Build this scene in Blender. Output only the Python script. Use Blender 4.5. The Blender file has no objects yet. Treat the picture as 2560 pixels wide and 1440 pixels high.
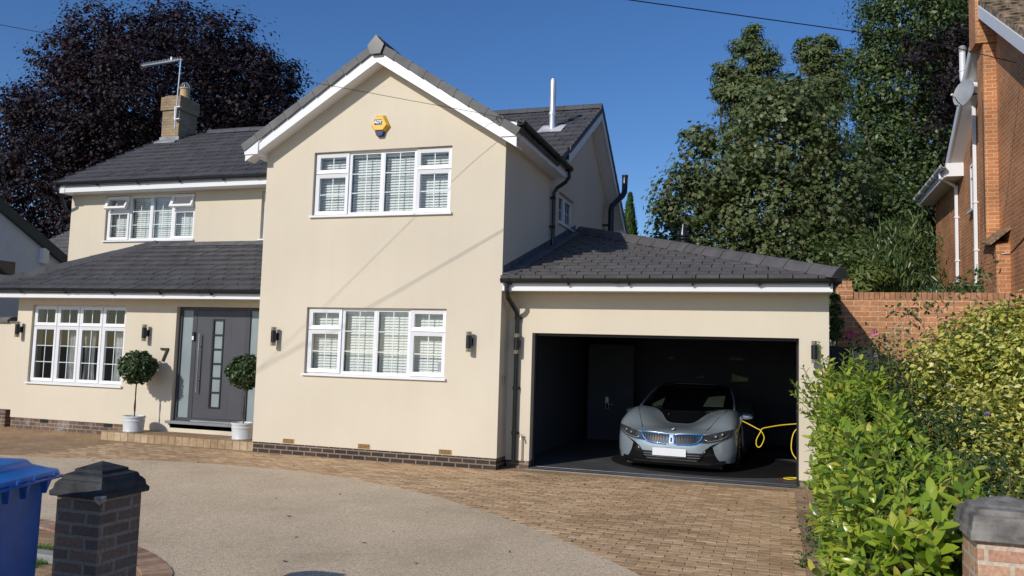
import bpy, math, random
import numpy as np
from mathutils import Vector, Matrix
random.seed(7); RNG = np.random.default_rng(11)
SC = bpy.context.scene
COL = SC.collection

# ---------------------------------------------------------------- camera
YAW, PITCH, ROLL = 0.3137, 0.0817, 0.0295
cy_, sy_, cp_, sp_ = math.cos(YAW), math.sin(YAW), math.cos(PITCH), math.sin(PITCH)
fw = Vector((-sy_*cp_, cy_*cp_, sp_)); rt = Vector((cy_, sy_, 0)); up = rt.cross(fw)
c_, s_ = math.cos(ROLL), math.sin(ROLL)
r2 = c_*rt + s_*up; u2 = -s_*rt + c_*up
cam_d = bpy.data.cameras.new("camera"); cam = bpy.data.objects.new("camera", cam_d); COL.objects.link(cam)
cam.matrix_world = Matrix(((r2.x, u2.x, -fw.x, 8.4591), (r2.y, u2.y, -fw.y, -12.0272), (r2.z, u2.z, -fw.z, 1.7718), (0, 0, 0, 1)))
cam_d.sensor_width = 36; cam_d.lens = 36*2041.4/2560; cam_d.clip_start = 0.05; cam_d.clip_end = 3000
SC.camera = cam

# ---------------------------------------------------------------- light
SUN = Vector((0.42, 1.0, -0.60)).normalized()          # travel direction of the sunlight
world = bpy.data.worlds.new("World"); SC.world = world; world.use_nodes = True
wn = world.node_tree; wn.nodes.clear()
sky = wn.nodes.new('ShaderNodeTexSky'); sky.sky_type = 'NISHITA'; sky.sun_disc = False
sky.sun_elevation = math.asin(-SUN.z); sky.sun_rotation = math.atan2(-SUN.x, -SUN.y)
sky.altitude = 0; sky.air_density = 1.0; sky.dust_density = 0.3; sky.ozone_density = 5.0
bg = wn.nodes.new('ShaderNodeBackground'); bg.inputs[1].default_value = 0.125
wo = wn.nodes.new('ShaderNodeOutputWorld')
hs = wn.nodes.new('ShaderNodeHueSaturation'); hs.inputs['Saturation'].default_value = 1.16; hs.inputs['Hue'].default_value = 0.508; hs.inputs['Value'].default_value = 0.93; wn.links.new(sky.outputs[0], hs.inputs['Color']); wn.links.new(hs.outputs[0], bg.inputs[0]); wn.links.new(bg.outputs[0], wo.inputs[0])
sun_d = bpy.data.lights.new("sun", 'SUN'); sun_d.energy = 3.6; sun_d.angle = math.radians(0.53); sun_d.color = (1, 0.94, 0.85)
sun = bpy.data.objects.new("sun", sun_d); COL.objects.link(sun)
sun.rotation_euler = (-SUN).to_track_quat('Z', 'Y').to_euler(); sun.location = (-10, -30, 25)
SC.view_settings.view_transform = 'Standard'; SC.view_settings.look = 'None'
SC.view_settings.exposure = -0.07; SC.view_settings.gamma = 1.0

# ---------------------------------------------------------------- mesh builder
def tag(o, label=None, cat=None, group=None, kind=None):
    if label: o['label'] = label
    if cat: o['category'] = cat
    if group: o['group'] = group
    if kind: o['kind'] = kind
    return o
def thing(name, label, cat, loc=(0, 0, 0), rotz=0, group=None):
    o = bpy.data.objects.new(name, None); COL.objects.link(o); o.location = loc; o.rotation_euler = (0, 0, rotz)
    o.empty_display_size = 0.2
    return tag(o, label, cat, group)
class MB:
    def __init__(s, xf=None): s.v = []; s.f = []; s.xf = xf
    def p(s, a):
        s.v.append(tuple(s.xf(*a)) if s.xf else tuple(a)); return len(s.v)-1
    def poly(s, pts): s.f.append([s.p(a) for a in pts])
    def box(s, x0, x1, y0, y1, z0, z1):
        i = [s.p(a) for a in ((x0, y0, z0), (x1, y0, z0), (x1, y1, z0), (x0, y1, z0), (x0, y0, z1), (x1, y0, z1), (x1, y1, z1), (x0, y1, z1))]
        for q in ((0, 3, 2, 1), (4, 5, 6, 7), (0, 1, 5, 4), (1, 2, 6, 5), (2, 3, 7, 6), (3, 0, 4, 7)): s.f.append([i[k] for k in q])
        return s
    def hexa(s, b, t):     # bottom ring, top ring -> closed prism
        n = len(b); i = [s.p(a) for a in b]; j = [s.p(a) for a in t]
        s.f.append(i[::-1]); s.f.append(j)
        for k in range(n): s.f.append([i[k], i[(k+1) % n], j[(k+1) % n], j[k]])
        return s
    def ring(s, rings, caps=True, closed=True):      # loft equal-count rings
        ids = [[s.p(a) for a in r] for r in rings]; n = len(ids[0])
        for a, b in zip(ids, ids[1:]):
            for k in range(n if closed else n-1): s.f.append([a[k], a[(k+1) % n], b[(k+1) % n], b[k]])
        if caps: s.f.append(ids[0][::-1]); s.f.append(ids[-1])
        return s
    def tube(s, path, r, n=8, caps=True):
        path = [Vector(a) for a in path]; rr = r if isinstance(r, (list, tuple)) else [r]*len(path)
        rings = []; pn = None
        for k, P in enumerate(path):
            d = (path[min(k+1, len(path)-1)]-path[max(k-1, 0)]).normalized()
            if pn is None: a = d.orthogonal().normalized()
            else:
                a = pn - d*pn.dot(d); a = a.normalized() if a.length > 1e-6 else d.orthogonal().normalized()
            pn = a; b = d.cross(a)
            rings.append([P + rr[k]*(math.cos(t)*a+math.sin(t)*b) for t in [2*math.pi*q/n for q in range(n)]])
        return s.ring(rings, caps)
    def lathe(s, prof, c, n=20, axis='z'):
        rings = []
        for r, h in prof:
            rg = []
            for q in range(n):
                t = 2*math.pi*q/n; a, b = r*math.cos(t), r*math.sin(t)
                rg.append((c[0]+a, c[1]+b, c[2]+h) if axis == 'z' else ((c[0]+a, c[1]+h, c[2]+b) if axis == 'y' else (c[0]+h, c[1]+a, c[2]+b)))
            rings.append(rg)
        return s.ring(rings, True)
    def build(s, name, mat, parent=None, world=True, smooth=False, bevel=0, fix=True):
        me = bpy.data.meshes.new(name); me.from_pydata(s.v, [], s.f)
        return finish(me, name, mat, parent, world, smooth, bevel, fix)
def finish(me, name, mat, parent=None, world=True, smooth=False, bevel=0, fix=True):
    me.validate(verbose=False)
    if fix:
        import bmesh
        bm = bmesh.new(); bm.from_mesh(me); bmesh.ops.recalc_face_normals(bm, faces=bm.faces)
        bm.to_mesh(me); bm.free()
    me.update()
    n = len(me.polygons)
    if n and n < 60000:
        nv = len(me.vertices); co = np.zeros(nv*3); me.vertices.foreach_get('co', co); co = co.reshape(-1, 3)
        nr = np.zeros(n*3); me.polygons.foreach_get('normal', nr); nr = np.abs(nr.reshape(-1, 3))
        tot = np.zeros(n, dtype=np.int32); me.polygons.foreach_get('loop_total', tot)
        lv = np.zeros(len(me.loops), dtype=np.int32); me.loops.foreach_get('vertex_index', lv)
        fn = np.repeat(nr, tot, axis=0); c = co[lv]
        ax = (fn[:, 0] > fn[:, 1])
        u = np.where(ax, c[:, 1], c[:, 0]); v = c[:, 2].copy()
        hz = fn[:, 2] > 0.8; u[hz] = c[hz, 0]; v[hz] = c[hz, 1]
        uv = me.uv_layers.new(name='UVMap'); uv.data.foreach_set('uv', np.stack([u, v], -1).astype(np.float32).ravel())
    o = bpy.data.objects.new(name, me); COL.objects.link(o)
    if mat: me.materials.append(mat)
    if smooth: me.polygons.foreach_set('use_smooth', [True]*n)
    if bevel:
        m = o.modifiers.new('bev', 'BEVEL'); m.width = bevel; m.segments = 2; m.limit_method = 'ANGLE'; m.angle_limit = math.radians(40)
    if parent is not None:
        o.parent = parent
        if world:
            w = Vector(parent.location); q = parent.parent
            while q is not None: w += Vector(q.location); q = q.parent
            o.location = -w
    return o
def smooth_by_angle(o, deg=35):
    me = o.data; me.polygons.foreach_set('use_smooth', [True]*len(me.polygons))
    try: me.set_sharp_from_angle(angle=math.radians(deg))
    except Exception: pass
    return o

# ---------------------------------------------------------------- materials
def newmat(name):
    m = bpy.data.materials.new(name); m.use_nodes = True; nt = m.node_tree; nt.nodes.clear()
    out = nt.nodes.new('ShaderNodeOutputMaterial'); b = nt.nodes.new('ShaderNodeBsdfPrincipled')
    nt.links.new(b.outputs[0], out.inputs[0]); return m, nt, b, out
def ramp(nt, src, stops, interp='LINEAR'):
    r = nt.nodes.new('ShaderNodeValToRGB'); r.color_ramp.interpolation = interp
    el = r.color_ramp.elements
    while len(el) < len(stops): el.new(0.5)
    for e, (p, c) in zip(el, stops): e.position = p; e.color = (*c, 1) if len(c) == 3 else c
    nt.links.new(src, r.inputs[0]); return r.outputs[0]
def mat(name, col, rough=0.6, metal=0, var=0.06, scale=3.0, bump=0.0, bscale=60, spec=0.5, coat=0, detail=4, coords='Object'):
    """plain surface with a little procedural mottling and bump"""
    m, nt, b, out = newmat(name); L = nt.links
    tc = nt.nodes.new('ShaderNodeTexCoord')
    n = nt.nodes.new('ShaderNodeTexNoise'); n.inputs['Scale'].default_value = scale; n.inputs['Detail'].default_value = detail
    L.new(tc.outputs[coords], n.inputs['Vector'])
    lo = tuple(max(0, c*(1-var*2)) for c in col); hi = tuple(min(1, c*(1+var*2)) for c in col)
    L.new(ramp(nt, n.outputs['Fac'], [(0.3, lo), (0.7, hi)]), b.inputs['Base Color'])
    b.inputs['Roughness'].default_value = rough; b.inputs['Metallic'].default_value = metal
    b.inputs['Specular IOR Level'].default_value = spec; b.inputs['Coat Weight'].default_value = coat; b.inputs['Coat Roughness'].default_value = 0.05
    if bump:
        n2 = nt.nodes.new('ShaderNodeTexNoise'); n2.inputs['Scale'].default_value = bscale; n2.inputs['Detail'].default_value = 5
        L.new(tc.outputs[coords], n2.inputs['Vector'])
        bp = nt.nodes.new('ShaderNodeBump'); bp.inputs['Strength'].default_value = bump; bp.inputs['Distance'].default_value = 0.01
        L.new(n2.outputs['Fac'], bp.inputs['Height']); L.new(bp.outputs[0], b.inputs['Normal'])
    return m
def brick_mat(name, c1, c2, mortar, bw=0.225, rh=0.075, ms=0.010, c3=None, bump=0.6, rough=0.85, rot=0, off=0.5, stain=None, shift=(0, 0)):
    m, nt, b, out = newmat(name); L = nt.links
    tc = nt.nodes.new('ShaderNodeTexCoord'); mp = nt.nodes.new('ShaderNodeMapping'); mp.inputs['Rotation'].default_value = (0, 0, rot)
    mp.inputs['Location'].default_value = (shift[0], shift[1], 0)
    L.new(tc.outputs['UV'], mp.inputs['Vector'])
    # slight wobble of the joints
    nz = nt.nodes.new('ShaderNodeTexNoise'); nz.inputs['Scale'].default_value = 9; L.new(mp.outputs[0], nz.inputs['Vector'])
    vm = nt.nodes.new('ShaderNodeVectorMath'); vm.operation = 'MULTIPLY_ADD'; vm.inputs[1].default_value = (0.006, 0.006, 0); L.new(nz.outputs['Color'], vm.inputs[0]); L.new(mp.outputs[0], vm.inputs[2])
    def br(a, c, mo, bias=0):
        t = nt.nodes.new('ShaderNodeTexBrick'); t.offset = off
        for k, v in (('Color1', a), ('Color2', c), ('Mortar', mo)): t.inputs[k].default_value = (*v, 1)
        t.inputs['Scale'].default_value = 1; t.inputs['Mortar Size'].default_value = ms; t.inputs['Mortar Smooth'].default_value = 0.15
        t.inputs['Bias'].default_value = bias; t.inputs['Brick Width'].default_value = bw; t.inputs['Row Height'].default_value = rh
        L.new(vm.outputs[0], t.inputs['Vector']); return t
    t = br(c1, c2, mortar); n = nt.nodes.new('ShaderNodeTexNoise'); n.inputs['Scale'].default_value = 1.3; n.inputs['Detail'].default_value = 6
    L.new(tc.outputs['Object'], n.inputs['Vector'])
    n2 = nt.nodes.new('ShaderNodeTexNoise'); n2.inputs['Scale'].default_value = 55; n2.inputs['Detail'].default_value = 5; L.new(tc.outputs['Object'], n2.inputs['Vector'])
    mx = nt.nodes.new('ShaderNodeMixRGB'); mx.blend_type = 'MULTIPLY'; mx.inputs[0].default_value = 1
    L.new(t.outputs['Color'], mx.inputs[1]); L.new(ramp(nt, n.outputs['Fac'], [(0.3, (0.72, 0.72, 0.72)), (0.7, (1.15, 1.12, 1.08))]), mx.inputs[2])
    mx2 = nt.nodes.new('ShaderNodeMixRGB'); mx2.blend_type = 'MULTIPLY'; mx2.inputs[0].default_value = 1
    L.new(mx.outputs[0], mx2.inputs[1]); L.new(ramp(nt, n2.outputs['Fac'], [(0.3, (0.75, 0.75, 0.75)), (0.7, (1.2, 1.2, 1.2))]), mx2.inputs[2])
    col = mx2.outputs[0]
    if stain:
        n3 = nt.nodes.new('ShaderNodeTexNoise'); n3.inputs['Scale'].default_value = 2.5; n3.inputs['Detail'].default_value = 8; n3.inputs['Roughness'].default_value = 0.7
        L.new(tc.outputs['Object'], n3.inputs['Vector'])
        m3 = nt.nodes.new('ShaderNodeMixRGB'); L.new(ramp(nt, n3.outputs['Fac'], [(0.52, (0, 0, 0)), (0.66, (stain[1],)*3)]), m3.inputs[0])
        L.new(col, m3.inputs[1]); m3.inputs[2].default_value = (*stain[0], 1); col = m3.outputs[0]
    L.new(col, b.inputs['Base Color']); b.inputs['Roughness'].default_value = rough; b.inputs['Specular IOR Level'].default_value = 0.3
    bp = nt.nodes.new('ShaderNodeBump'); bp.inputs['Strength'].default_value = bump; bp.inputs['Distance'].default_value = 0.006
    hm = nt.nodes.new('ShaderNodeMath'); hm.operation = 'MULTIPLY_ADD'; hm.inputs[1].default_value = -1.0
    L.new(t.outputs['Fac'], hm.inputs[0]); L.new(n2.outputs['Fac'], hm.inputs[2])
    L.new(hm.outputs[0], bp.inputs['Height']); L.new(bp.outputs[0], b.inputs['Normal'])
    return m
def leaf_mat(name, stops, rough=0.45, trans=0.3, spec=0.4, tint=None):
    m, nt, b, out = newmat(name); L = nt.links
    g = nt.nodes.new('ShaderNodeNewGeometry'); c = ramp(nt, g.outputs['Random Per Island'], stops)
    L.new(c, b.inputs['Base Color']); b.inputs['Roughness'].default_value = rough; b.inputs['Specular IOR Level'].default_value = spec
    t = nt.nodes.new('ShaderNodeBsdfTranslucent'); mx = nt.nodes.new('ShaderNodeMixShader'); mx.inputs[0].default_value = trans
    mt = nt.nodes.new('ShaderNodeMixRGB'); mt.blend_type = 'MULTIPLY'; mt.inputs[0].default_value = 1; mt.inputs[2].default_value = (*(tint or (1.3, 1.5, 0.5)), 1)
    L.new(c, mt.inputs[1]); L.new(mt.outputs[0], t.inputs['Color'])
    L.new(b.outputs[0], mx.inputs[1]); L.new(t.outputs[0], mx.inputs[2]); L.new(mx.outputs[0], out.inputs[0]); return m
def glass_mat(name, tint=(0.85, 0.9, 0.9), k=1.0, ior=1.5):
    m, nt, b, out = newmat(name); L = nt.links; nt.nodes.remove(b)
    tr = nt.nodes.new('ShaderNodeBsdfTransparent'); tr.inputs[0].default_value = (*tint, 1)
    gl = nt.nodes.new('ShaderNodeBsdfGlossy'); gl.inputs['Roughness'].default_value = 0.01
    fr = nt.nodes.new('ShaderNodeFresnel'); fr.inputs['IOR'].default_value = ior
    ml = nt.nodes.new('ShaderNodeMath'); ml.operation = 'MULTIPLY_ADD'; ml.inputs[1].default_value = k; ml.inputs[2].default_value = 0.03
    mx = nt.nodes.new('ShaderNodeMixShader'); L.new(fr.outputs[0], ml.inputs[0]); L.new(ml.outputs[0], mx.inputs[0])
    L.new(tr.outputs[0], mx.inputs[1]); L.new(gl.outputs[0], mx.inputs[2]); L.new(mx.outputs[0], out.inputs[0]); return m

M = {}
M['render'] = mat('cream_render', (0.675, 0.602, 0.475), 0.9, var=0.03, scale=0.45, bump=0.25, bscale=160, spec=0.2, detail=8)
def render_wall(m):
    nt = m.node_tree; L = nt.links; b = nt.nodes['Principled BSDF']; src = b.inputs['Base Color'].links[0].from_socket
    tc = nt.nodes.new('ShaderNodeTexCoord'); mp = nt.nodes.new('ShaderNodeMapping'); mp.inputs['Scale'].default_value = (5.5, 5.5, .35); L.new(tc.outputs['Object'], mp.inputs['Vector'])
    n = nt.nodes.new('ShaderNodeTexNoise'); n.inputs['Scale'].default_value = 1; n.inputs['Detail'].default_value = 7; L.new(mp.outputs[0], n.inputs['Vector'])
    m1 = nt.nodes.new('ShaderNodeMixRGB'); m1.blend_type = 'MULTIPLY'; m1.inputs[0].default_value = 1; L.new(src, m1.inputs[1]); L.new(ramp(nt, n.outputs['Fac'], [(.30, (.985, .984, .98)), (.5, (1, 1, 1)), (.7, (1.004, 1.004, 1.004))]), m1.inputs[2])
    v = nt.nodes.new('ShaderNodeTexVoronoi'); v.inputs['Scale'].default_value = 1.7; L.new(tc.outputs['Object'], v.inputs['Vector'])
    m2 = nt.nodes.new('ShaderNodeMixRGB'); L.new(ramp(nt, v.outputs['Distance'], [(.0, (1, 1, 1)), (.022, (0, 0, 0))]), m2.inputs[0]); L.new(m1.outputs[0], m2.inputs[1]); m2.inputs[2].default_value = (.78, .76, .70, 1)
    L.new(m2.outputs[0], b.inputs['Base Color'])
render_wall(M['render'])
M['upvc'] = mat('white_upvc', (0.80, 0.81, 0.83), 0.32, var=0.01)
M['slate'] = mat('slate_grey_tile', (0.080, 0.078, 0.082), 0.62, var=0.12, scale=2.2, bump=0.25, bscale=70, spec=0.4)
M['verge'] = mat('grey_verge_tile', (0.13, 0.128, 0.125), 0.7, var=0.12, scale=3, bump=0.2)
M['lead'] = mat('lead_flashing', (0.085, 0.09, 0.10), 0.55, var=0.25, scale=4, bump=0.3, bscale=20)
M['gutter'] = mat('black_gutter', (0.012, 0.014, 0.017), 0.28, var=0.05)
M['anthra'] = mat('anthracite_paint', (0.062, 0.063, 0.075), 0.42, var=0.04)
M['anthra2'] = mat('anthracite_frame', (0.048, 0.050, 0.058), 0.45, var=0.04)
M['dark'] = mat('dark_void', (0.012, 0.012, 0.013), 0.8, var=0.1)
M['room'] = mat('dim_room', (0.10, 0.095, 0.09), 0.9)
M['steel'] = mat('brushed_steel', (0.55, 0.55, 0.56), 0.3, 1.0)
M['blind'] = mat('white_slat', (0.80, 0.82, 0.80), 0.45, var=0.01)
M['glass'] = glass_mat('window_glass', (.93, .96, .96))
M['frost'] = mat('frosted_glass', (0.25, 0.30, 0.31), 0.25, var=0.04, spec=0.6)
M['plinth'] = brick_mat('dark_plinth_brick', (0.075, 0.05, 0.04), (0.045, 0.032, 0.028), (0.26, 0.22, 0.17))
M['plinth2'] = brick_mat('weathered_plinth_brick', (0.20, 0.125, 0.095), (0.13, 0.08, 0.062), (0.30, 0.26, 0.21), stain=((0.5, 0.48, 0.44), 0.5))
M['orangebrick'] = brick_mat('orange_brick', (0.57, 0.25, 0.11), (0.45, 0.185, 0.08), (0.62, 0.42, 0.26), ms=0.008)
M['wallbrick'] = brick_mat('garden_wall_brick', (0.55, 0.255, 0.12), (0.44, 0.195, 0.09), (0.60, 0.44, 0.29), bw=0.235, rh=0.082, ms=0.007)
M['pillarL'] = brick_mat('brown_pillar_brick', (0.25, 0.175, 0.13), (0.15, 0.12, 0.105), (0.27, 0.25, 0.215), ms=0.011)
M['pillarR'] = brick_mat('buff_pillar_brick', (0.50, 0.32, 0.21), (0.40, 0.21, 0.155), (0.50, 0.42, 0.33), ms=0.011)
M['chim'] = brick_mat('buff_chimney_brick', (0.46, 0.33, 0.20), (0.36, 0.25, 0.15), (0.28, 0.23, 0.17), bw=0.2, stain=((0.12, 0.13, 0.09), 0.6))
M['paving'] = brick_mat('block_paving', (0.45, 0.30, 0.165), (0.35, 0.225, 0.12), (0.17, 0.11, 0.07), bw=0.2, rh=0.1, ms=0.004, bump=0.5, stain=((0.30, 0.27, 0.21), 0.35))
M['paveedge'] = brick_mat('edge_paving', (0.38, 0.26, 0.17), (0.30, 0.19, 0.12), (0.15, 0.10, 0.07), bw=0.15, rh=0.2, ms=0.004, off=0, bump=0.5)
M['wood'] = mat('step_block', (0.40, 0.27, 0.15), 0.8, var=0.2, scale=8, bump=0.3)
M['cap'] = mat('dark_concrete_cap', (0.026, 0.027, 0.029), 0.7, var=0.35, scale=9, bump=0.5, bscale=30)
M['cap2'] = mat('weathered_concrete_cap', (0.20, 0.185, 0.165), 0.85, var=0.3, scale=9, bump=0.7, bscale=35, detail=8)
M['white'] = mat('white_paint', (0.75, 0.76, 0.77), 0.4, var=0.02)
M['pot'] = mat('grey_white_pot', (0.60, 0.62, 0.63), 0.35, var=0.04)
M['soil'] = mat('dark_soil', (0.055, 0.035, 0.022), 0.95, var=0.3, scale=20, bump=1, bscale=60)
M['bark'] = mat('brown_bark', (0.065, 0.052, 0.04), 0.9, var=0.25, scale=12, bump=0.8, bscale=30)
M['stem'] = mat('pale_stem', (0.34, 0.25, 0.15), 0.8, var=0.2, scale=12)
M['blackplastic'] = mat('black_plastic', (0.012, 0.012, 0.013), 0.35, var=0.05)
M['brass'] = mat('brass_ring', (0.45, 0.36, 0.22), 0.35, 0.8)
M['galv'] = mat('galvanised_steel', (0.62, 0.63, 0.64), 0.38, 0.55, var=0.08)
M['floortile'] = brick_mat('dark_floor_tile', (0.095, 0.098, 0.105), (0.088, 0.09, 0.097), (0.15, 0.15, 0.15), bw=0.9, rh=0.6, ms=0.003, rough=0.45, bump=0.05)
M['turntable'] = mat('black_rubber_deck', (0.0045, 0.0045, 0.005), 0.6, var=0.1)
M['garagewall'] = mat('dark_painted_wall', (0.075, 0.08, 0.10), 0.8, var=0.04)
# ---------------------------------------------------------------- ground
def gravel_mat():
    m, nt, b, out = newmat('resin_gravel'); L = nt.links
    tc = nt.nodes.new('ShaderNodeTexCoord')
    v = nt.nodes.new('ShaderNodeTexVoronoi'); v.inputs['Scale'].default_value = 110; L.new(tc.outputs['Object'], v.inputs['Vector'])
    n = nt.nodes.new('ShaderNodeTexNoise'); n.inputs['Scale'].default_value = 0.8; n.inputs['Detail'].default_value = 8; n.inputs['Roughness'].default_value = 0.65; L.new(tc.outputs['Object'], n.inputs['Vector'])
    n2 = nt.nodes.new('ShaderNodeTexNoise'); n2.inputs['Scale'].default_value = 30; n2.inputs['Detail'].default_value = 6; L.new(tc.outputs['Object'], n2.inputs['Vector'])
    c1 = ramp(nt, v.outputs['Color'], [(0.0, (0.40, 0.305, 0.19)), (0.35, (0.63, 0.495, 0.335)), (0.8, (0.76, 0.625, 0.45)), (1.0, (0.84, 0.74, 0.57))])
    mx = nt.nodes.new('ShaderNodeMixRGB'); mx.blend_type = 'MULTIPLY'; mx.inputs[0].default_value = 1; L.new(c1, mx.inputs[1])
    L.new(ramp(nt, n.outputs['Fac'], [(0.28, (0.72, 0.71, 0.68)), (0.45, (.92, .91, .89)), (0.72, (1.08, 1.07, 1.05))]), mx.inputs[2])
    m2 = nt.nodes.new('ShaderNodeMixRGB'); m2.blend_type = 'MULTIPLY'; m2.inputs[0].default_value = 1; L.new(mx.outputs[0], m2.inputs[1])
    L.new(ramp(nt, n2.outputs['Fac'], [(0.25, (0.62, 0.6, 0.58)), (0.42, (0.95, 0.95, 0.95)), (0.75, (1.1, 1.1, 1.1))]), m2.inputs[2])
    L.new(m2.outputs[0], b.inputs['Base Color']); b.inputs['Roughness'].default_value = 0.9; b.inputs['Specular IOR Level'].default_value = 0.2
    bp = nt.nodes.new('ShaderNodeBump'); bp.inputs['Strength'].default_value = 0.7; bp.inputs['Distance'].default_value = 0.006
    L.new(v.outputs['Distance'], bp.inputs['Height']); L.new(bp.outputs[0], b.inputs['Normal']); return m
M['gravel'] = gravel_mat()
M['gravel'].node_tree.nodes['Principled BSDF'].inputs['Roughness'].default_value = .92
M['ground'] = mat('garden_soil_and_turf', (0.10, 0.105, 0.05), 0.95, var=0.4, scale=1.2, bump=0.6, bscale=25, detail=8)
M['asphalt'] = mat('street_asphalt', (0.055, 0.055, 0.056), 0.9, var=0.15, scale=5, bump=0.5, bscale=150)
M['grass'] = leaf_mat('lawn_blades', [(0, (0.07, 0.16, 0.03)), (1, (0.14, 0.28, 0.06))])
def sheet(name, pts, z, m, kind='structure'):
    b = MB(); b.poly([(x, y, z) for x, y in pts]); o = b.build(name, m, None, fix=False)
    if o.data.polygons[0].normal.z < 0: o.data.flip_normals()
    return tag(o, kind=kind)
sheet('ground', [(-900, -300), (900, -300), (900, 900), (-900, 900)], -0.03, M['ground'])
sheet('driveway', [(-14, -8.6), (9.03, -8.6), (9.03, 1.2), (-14, 1.2)], 0.0, M['paving'])
sheet('pavement', [(-60, -13.5), (60, -13.5), (60, -8.6), (-60, -8.6)], -0.004, M['paveedge'])
sheet('road', [(-60, -24), (60, -24), (60, -13.5), (-60, -13.5)], -0.012, M['asphalt'])
# resin bound gravel area: outer curve
oc = [(-9.5, -4.4), (-6.5, -3.1), (-4.0, -2.45), (-2.08, -2.15), (-0.56, -1.66), (0.85, -1.50), (2.52, -1.68), (4.41, -2.51), (5.90, -3.63), (6.73, -4.42), (7.41, -5.17), (7.9, -5.9), (8.3, -6.8), (8.5, -7.8), (8.55, -8.55)]
ic = [(4.62, -8.55), (4.55, -7.4), (4.15, -6.83), (3.97, -6.59), (3.55, -6.28), (3.177, -6.084), (2.6, -5.86), (1.76, -5.62), (0.9, -5.55), (-0.2, -5.7), (-1.4, -6.2), (-3, -7.2), (-5, -8.2), (-9.5, -8.2)]
def cat_rom(P, k=6):
    out = []; P = [np.array(p, float) for p in P]
    for i in range(len(P)-1):
        p0 = P[max(i-1, 0)]; p1 = P[i]; p2 = P[i+1]; p3 = P[min(i+2, len(P)-1)]
        for t in np.linspace(0, 1, k, endpoint=False):
            out.append(0.5*((2*p1)+(-p0+p2)*t+(2*p0-5*p1+4*p2-p3)*t*t+(-p0+3*p1-3*p2+p3)*t**3))
    out.append(P[-1]); return [tuple(q) for q in out]
oc_s = cat_rom(oc); ic_s = cat_rom(ic)
gr = sheet('gravel_drive', oc_s+ic_s, 0.006, M['gravel'])
def course(name, line, w, side, z, L=0.15, m=None):
    """a soldier course of blocks laid along a curve"""
    b = MB(); d = 0; P = [Vector((*p, 0)) for p in line]; acc = [0]
    for a, c in zip(P, P[1:]): acc.append(acc[-1]+(c-a).length)
    n = int(acc[-1]/L)
    def at(s):
        for i in range(len(P)-1):
            if s <= acc[i+1]+1e-9:
                t = (s-acc[i])/(acc[i+1]-acc[i]); q = P[i].lerp(P[i+1], t); dd = (P[i+1]-P[i]).normalized(); return q, Vector((-dd.y, dd.x, 0))*side
        dd = (P[-1]-P[-2]).normalized(); return P[-1], Vector((-dd.y, dd.x, 0))*side
    for i in range(n):
        a, na = at(i*L+0.003); c, nc = at((i+1)*L-0.003); h = z+random.uniform(0, 0.0025)
        t = [a, c, c+nc*w, a+na*w]
        b.hexa([(q.x, q.y, 0.0005) for q in t], [(q.x, q.y, h) for q in t])
    return tag(b.build(name, m or M['edgeblock'], None), kind='structure')
def rand_mat(name, stops, rough=0.85):
    m, nt, b, out = newmat(name); g = nt.nodes.new('ShaderNodeNewGeometry'); tc = nt.nodes.new('ShaderNodeTexCoord')
    n = nt.nodes.new('ShaderNodeTexNoise'); n.inputs['Scale'].default_value = 14; n.inputs['Detail'].default_value = 6; nt.links.new(tc.outputs['Object'], n.inputs['Vector'])
    c = ramp(nt, g.outputs['Random Per Island'], stops); mx = nt.nodes.new('ShaderNodeMixRGB'); mx.blend_type = 'MULTIPLY'; mx.inputs[0].default_value = 1
    nt.links.new(c, mx.inputs[1]); nt.links.new(ramp(nt, n.outputs['Fac'], [(0.3, (0.78, 0.76, 0.74)), (0.7, (1.12, 1.1, 1.08))]), mx.inputs[2])
    n3 = nt.nodes.new('ShaderNodeTexNoise'); n3.inputs['Scale'].default_value = .9; n3.inputs['Detail'].default_value = 9; n3.inputs['Roughness'].default_value = .62; nt.links.new(tc.outputs['Object'], n3.inputs['Vector'])
    mz = nt.nodes.new('ShaderNodeMixRGB'); mz.blend_type = 'MULTIPLY'; mz.inputs[0].default_value = 1; nt.links.new(mx.outputs[0], mz.inputs[1]); nt.links.new(ramp(nt, n3.outputs['Fac'], [(.3, (.74, .73, .71)), (.48, (.95, .95, .95)), (.7, (1.10, 1.10, 1.10))]), mz.inputs[2])
    nt.links.new(mz.outputs[0], b.inputs['Base Color']); b.inputs['Roughness'].default_value = rough
    bp = nt.nodes.new('ShaderNodeBump'); bp.inputs['Strength'].default_value = 0.4; bp.inputs['Distance'].default_value = 0.004
    nt.links.new(n.outputs['Fac'], bp.inputs['Height']); nt.links.new(bp.outputs[0], b.inputs['Normal']); return m
M['edgeblock'] = rand_mat('edge_blocks', [(0, (0.24, 0.15, 0.10)), (0.5, (0.36, 0.24, 0.155)), (1, (0.44, 0.31, 0.20))])
M['edgered'] = rand_mat('red_edge_blocks', [(0, (0.25, 0.145, 0.095)), (0.5, (0.36, 0.215, 0.14)), (1, (0.42, 0.28, 0.18))])
course('edging_course', ic_s, 0.22, 1, 0.014, 0.11, M['edgered'])
course('edging_course_side', [(8.72, 0.1), (8.72, -8.5)], 0.14, 1, 0.009, 0.2)
course('edging_course_border', [(8.865, 0.1), (8.865, -8.5)], 0.10, 1, 0.012, 0.3)
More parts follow.
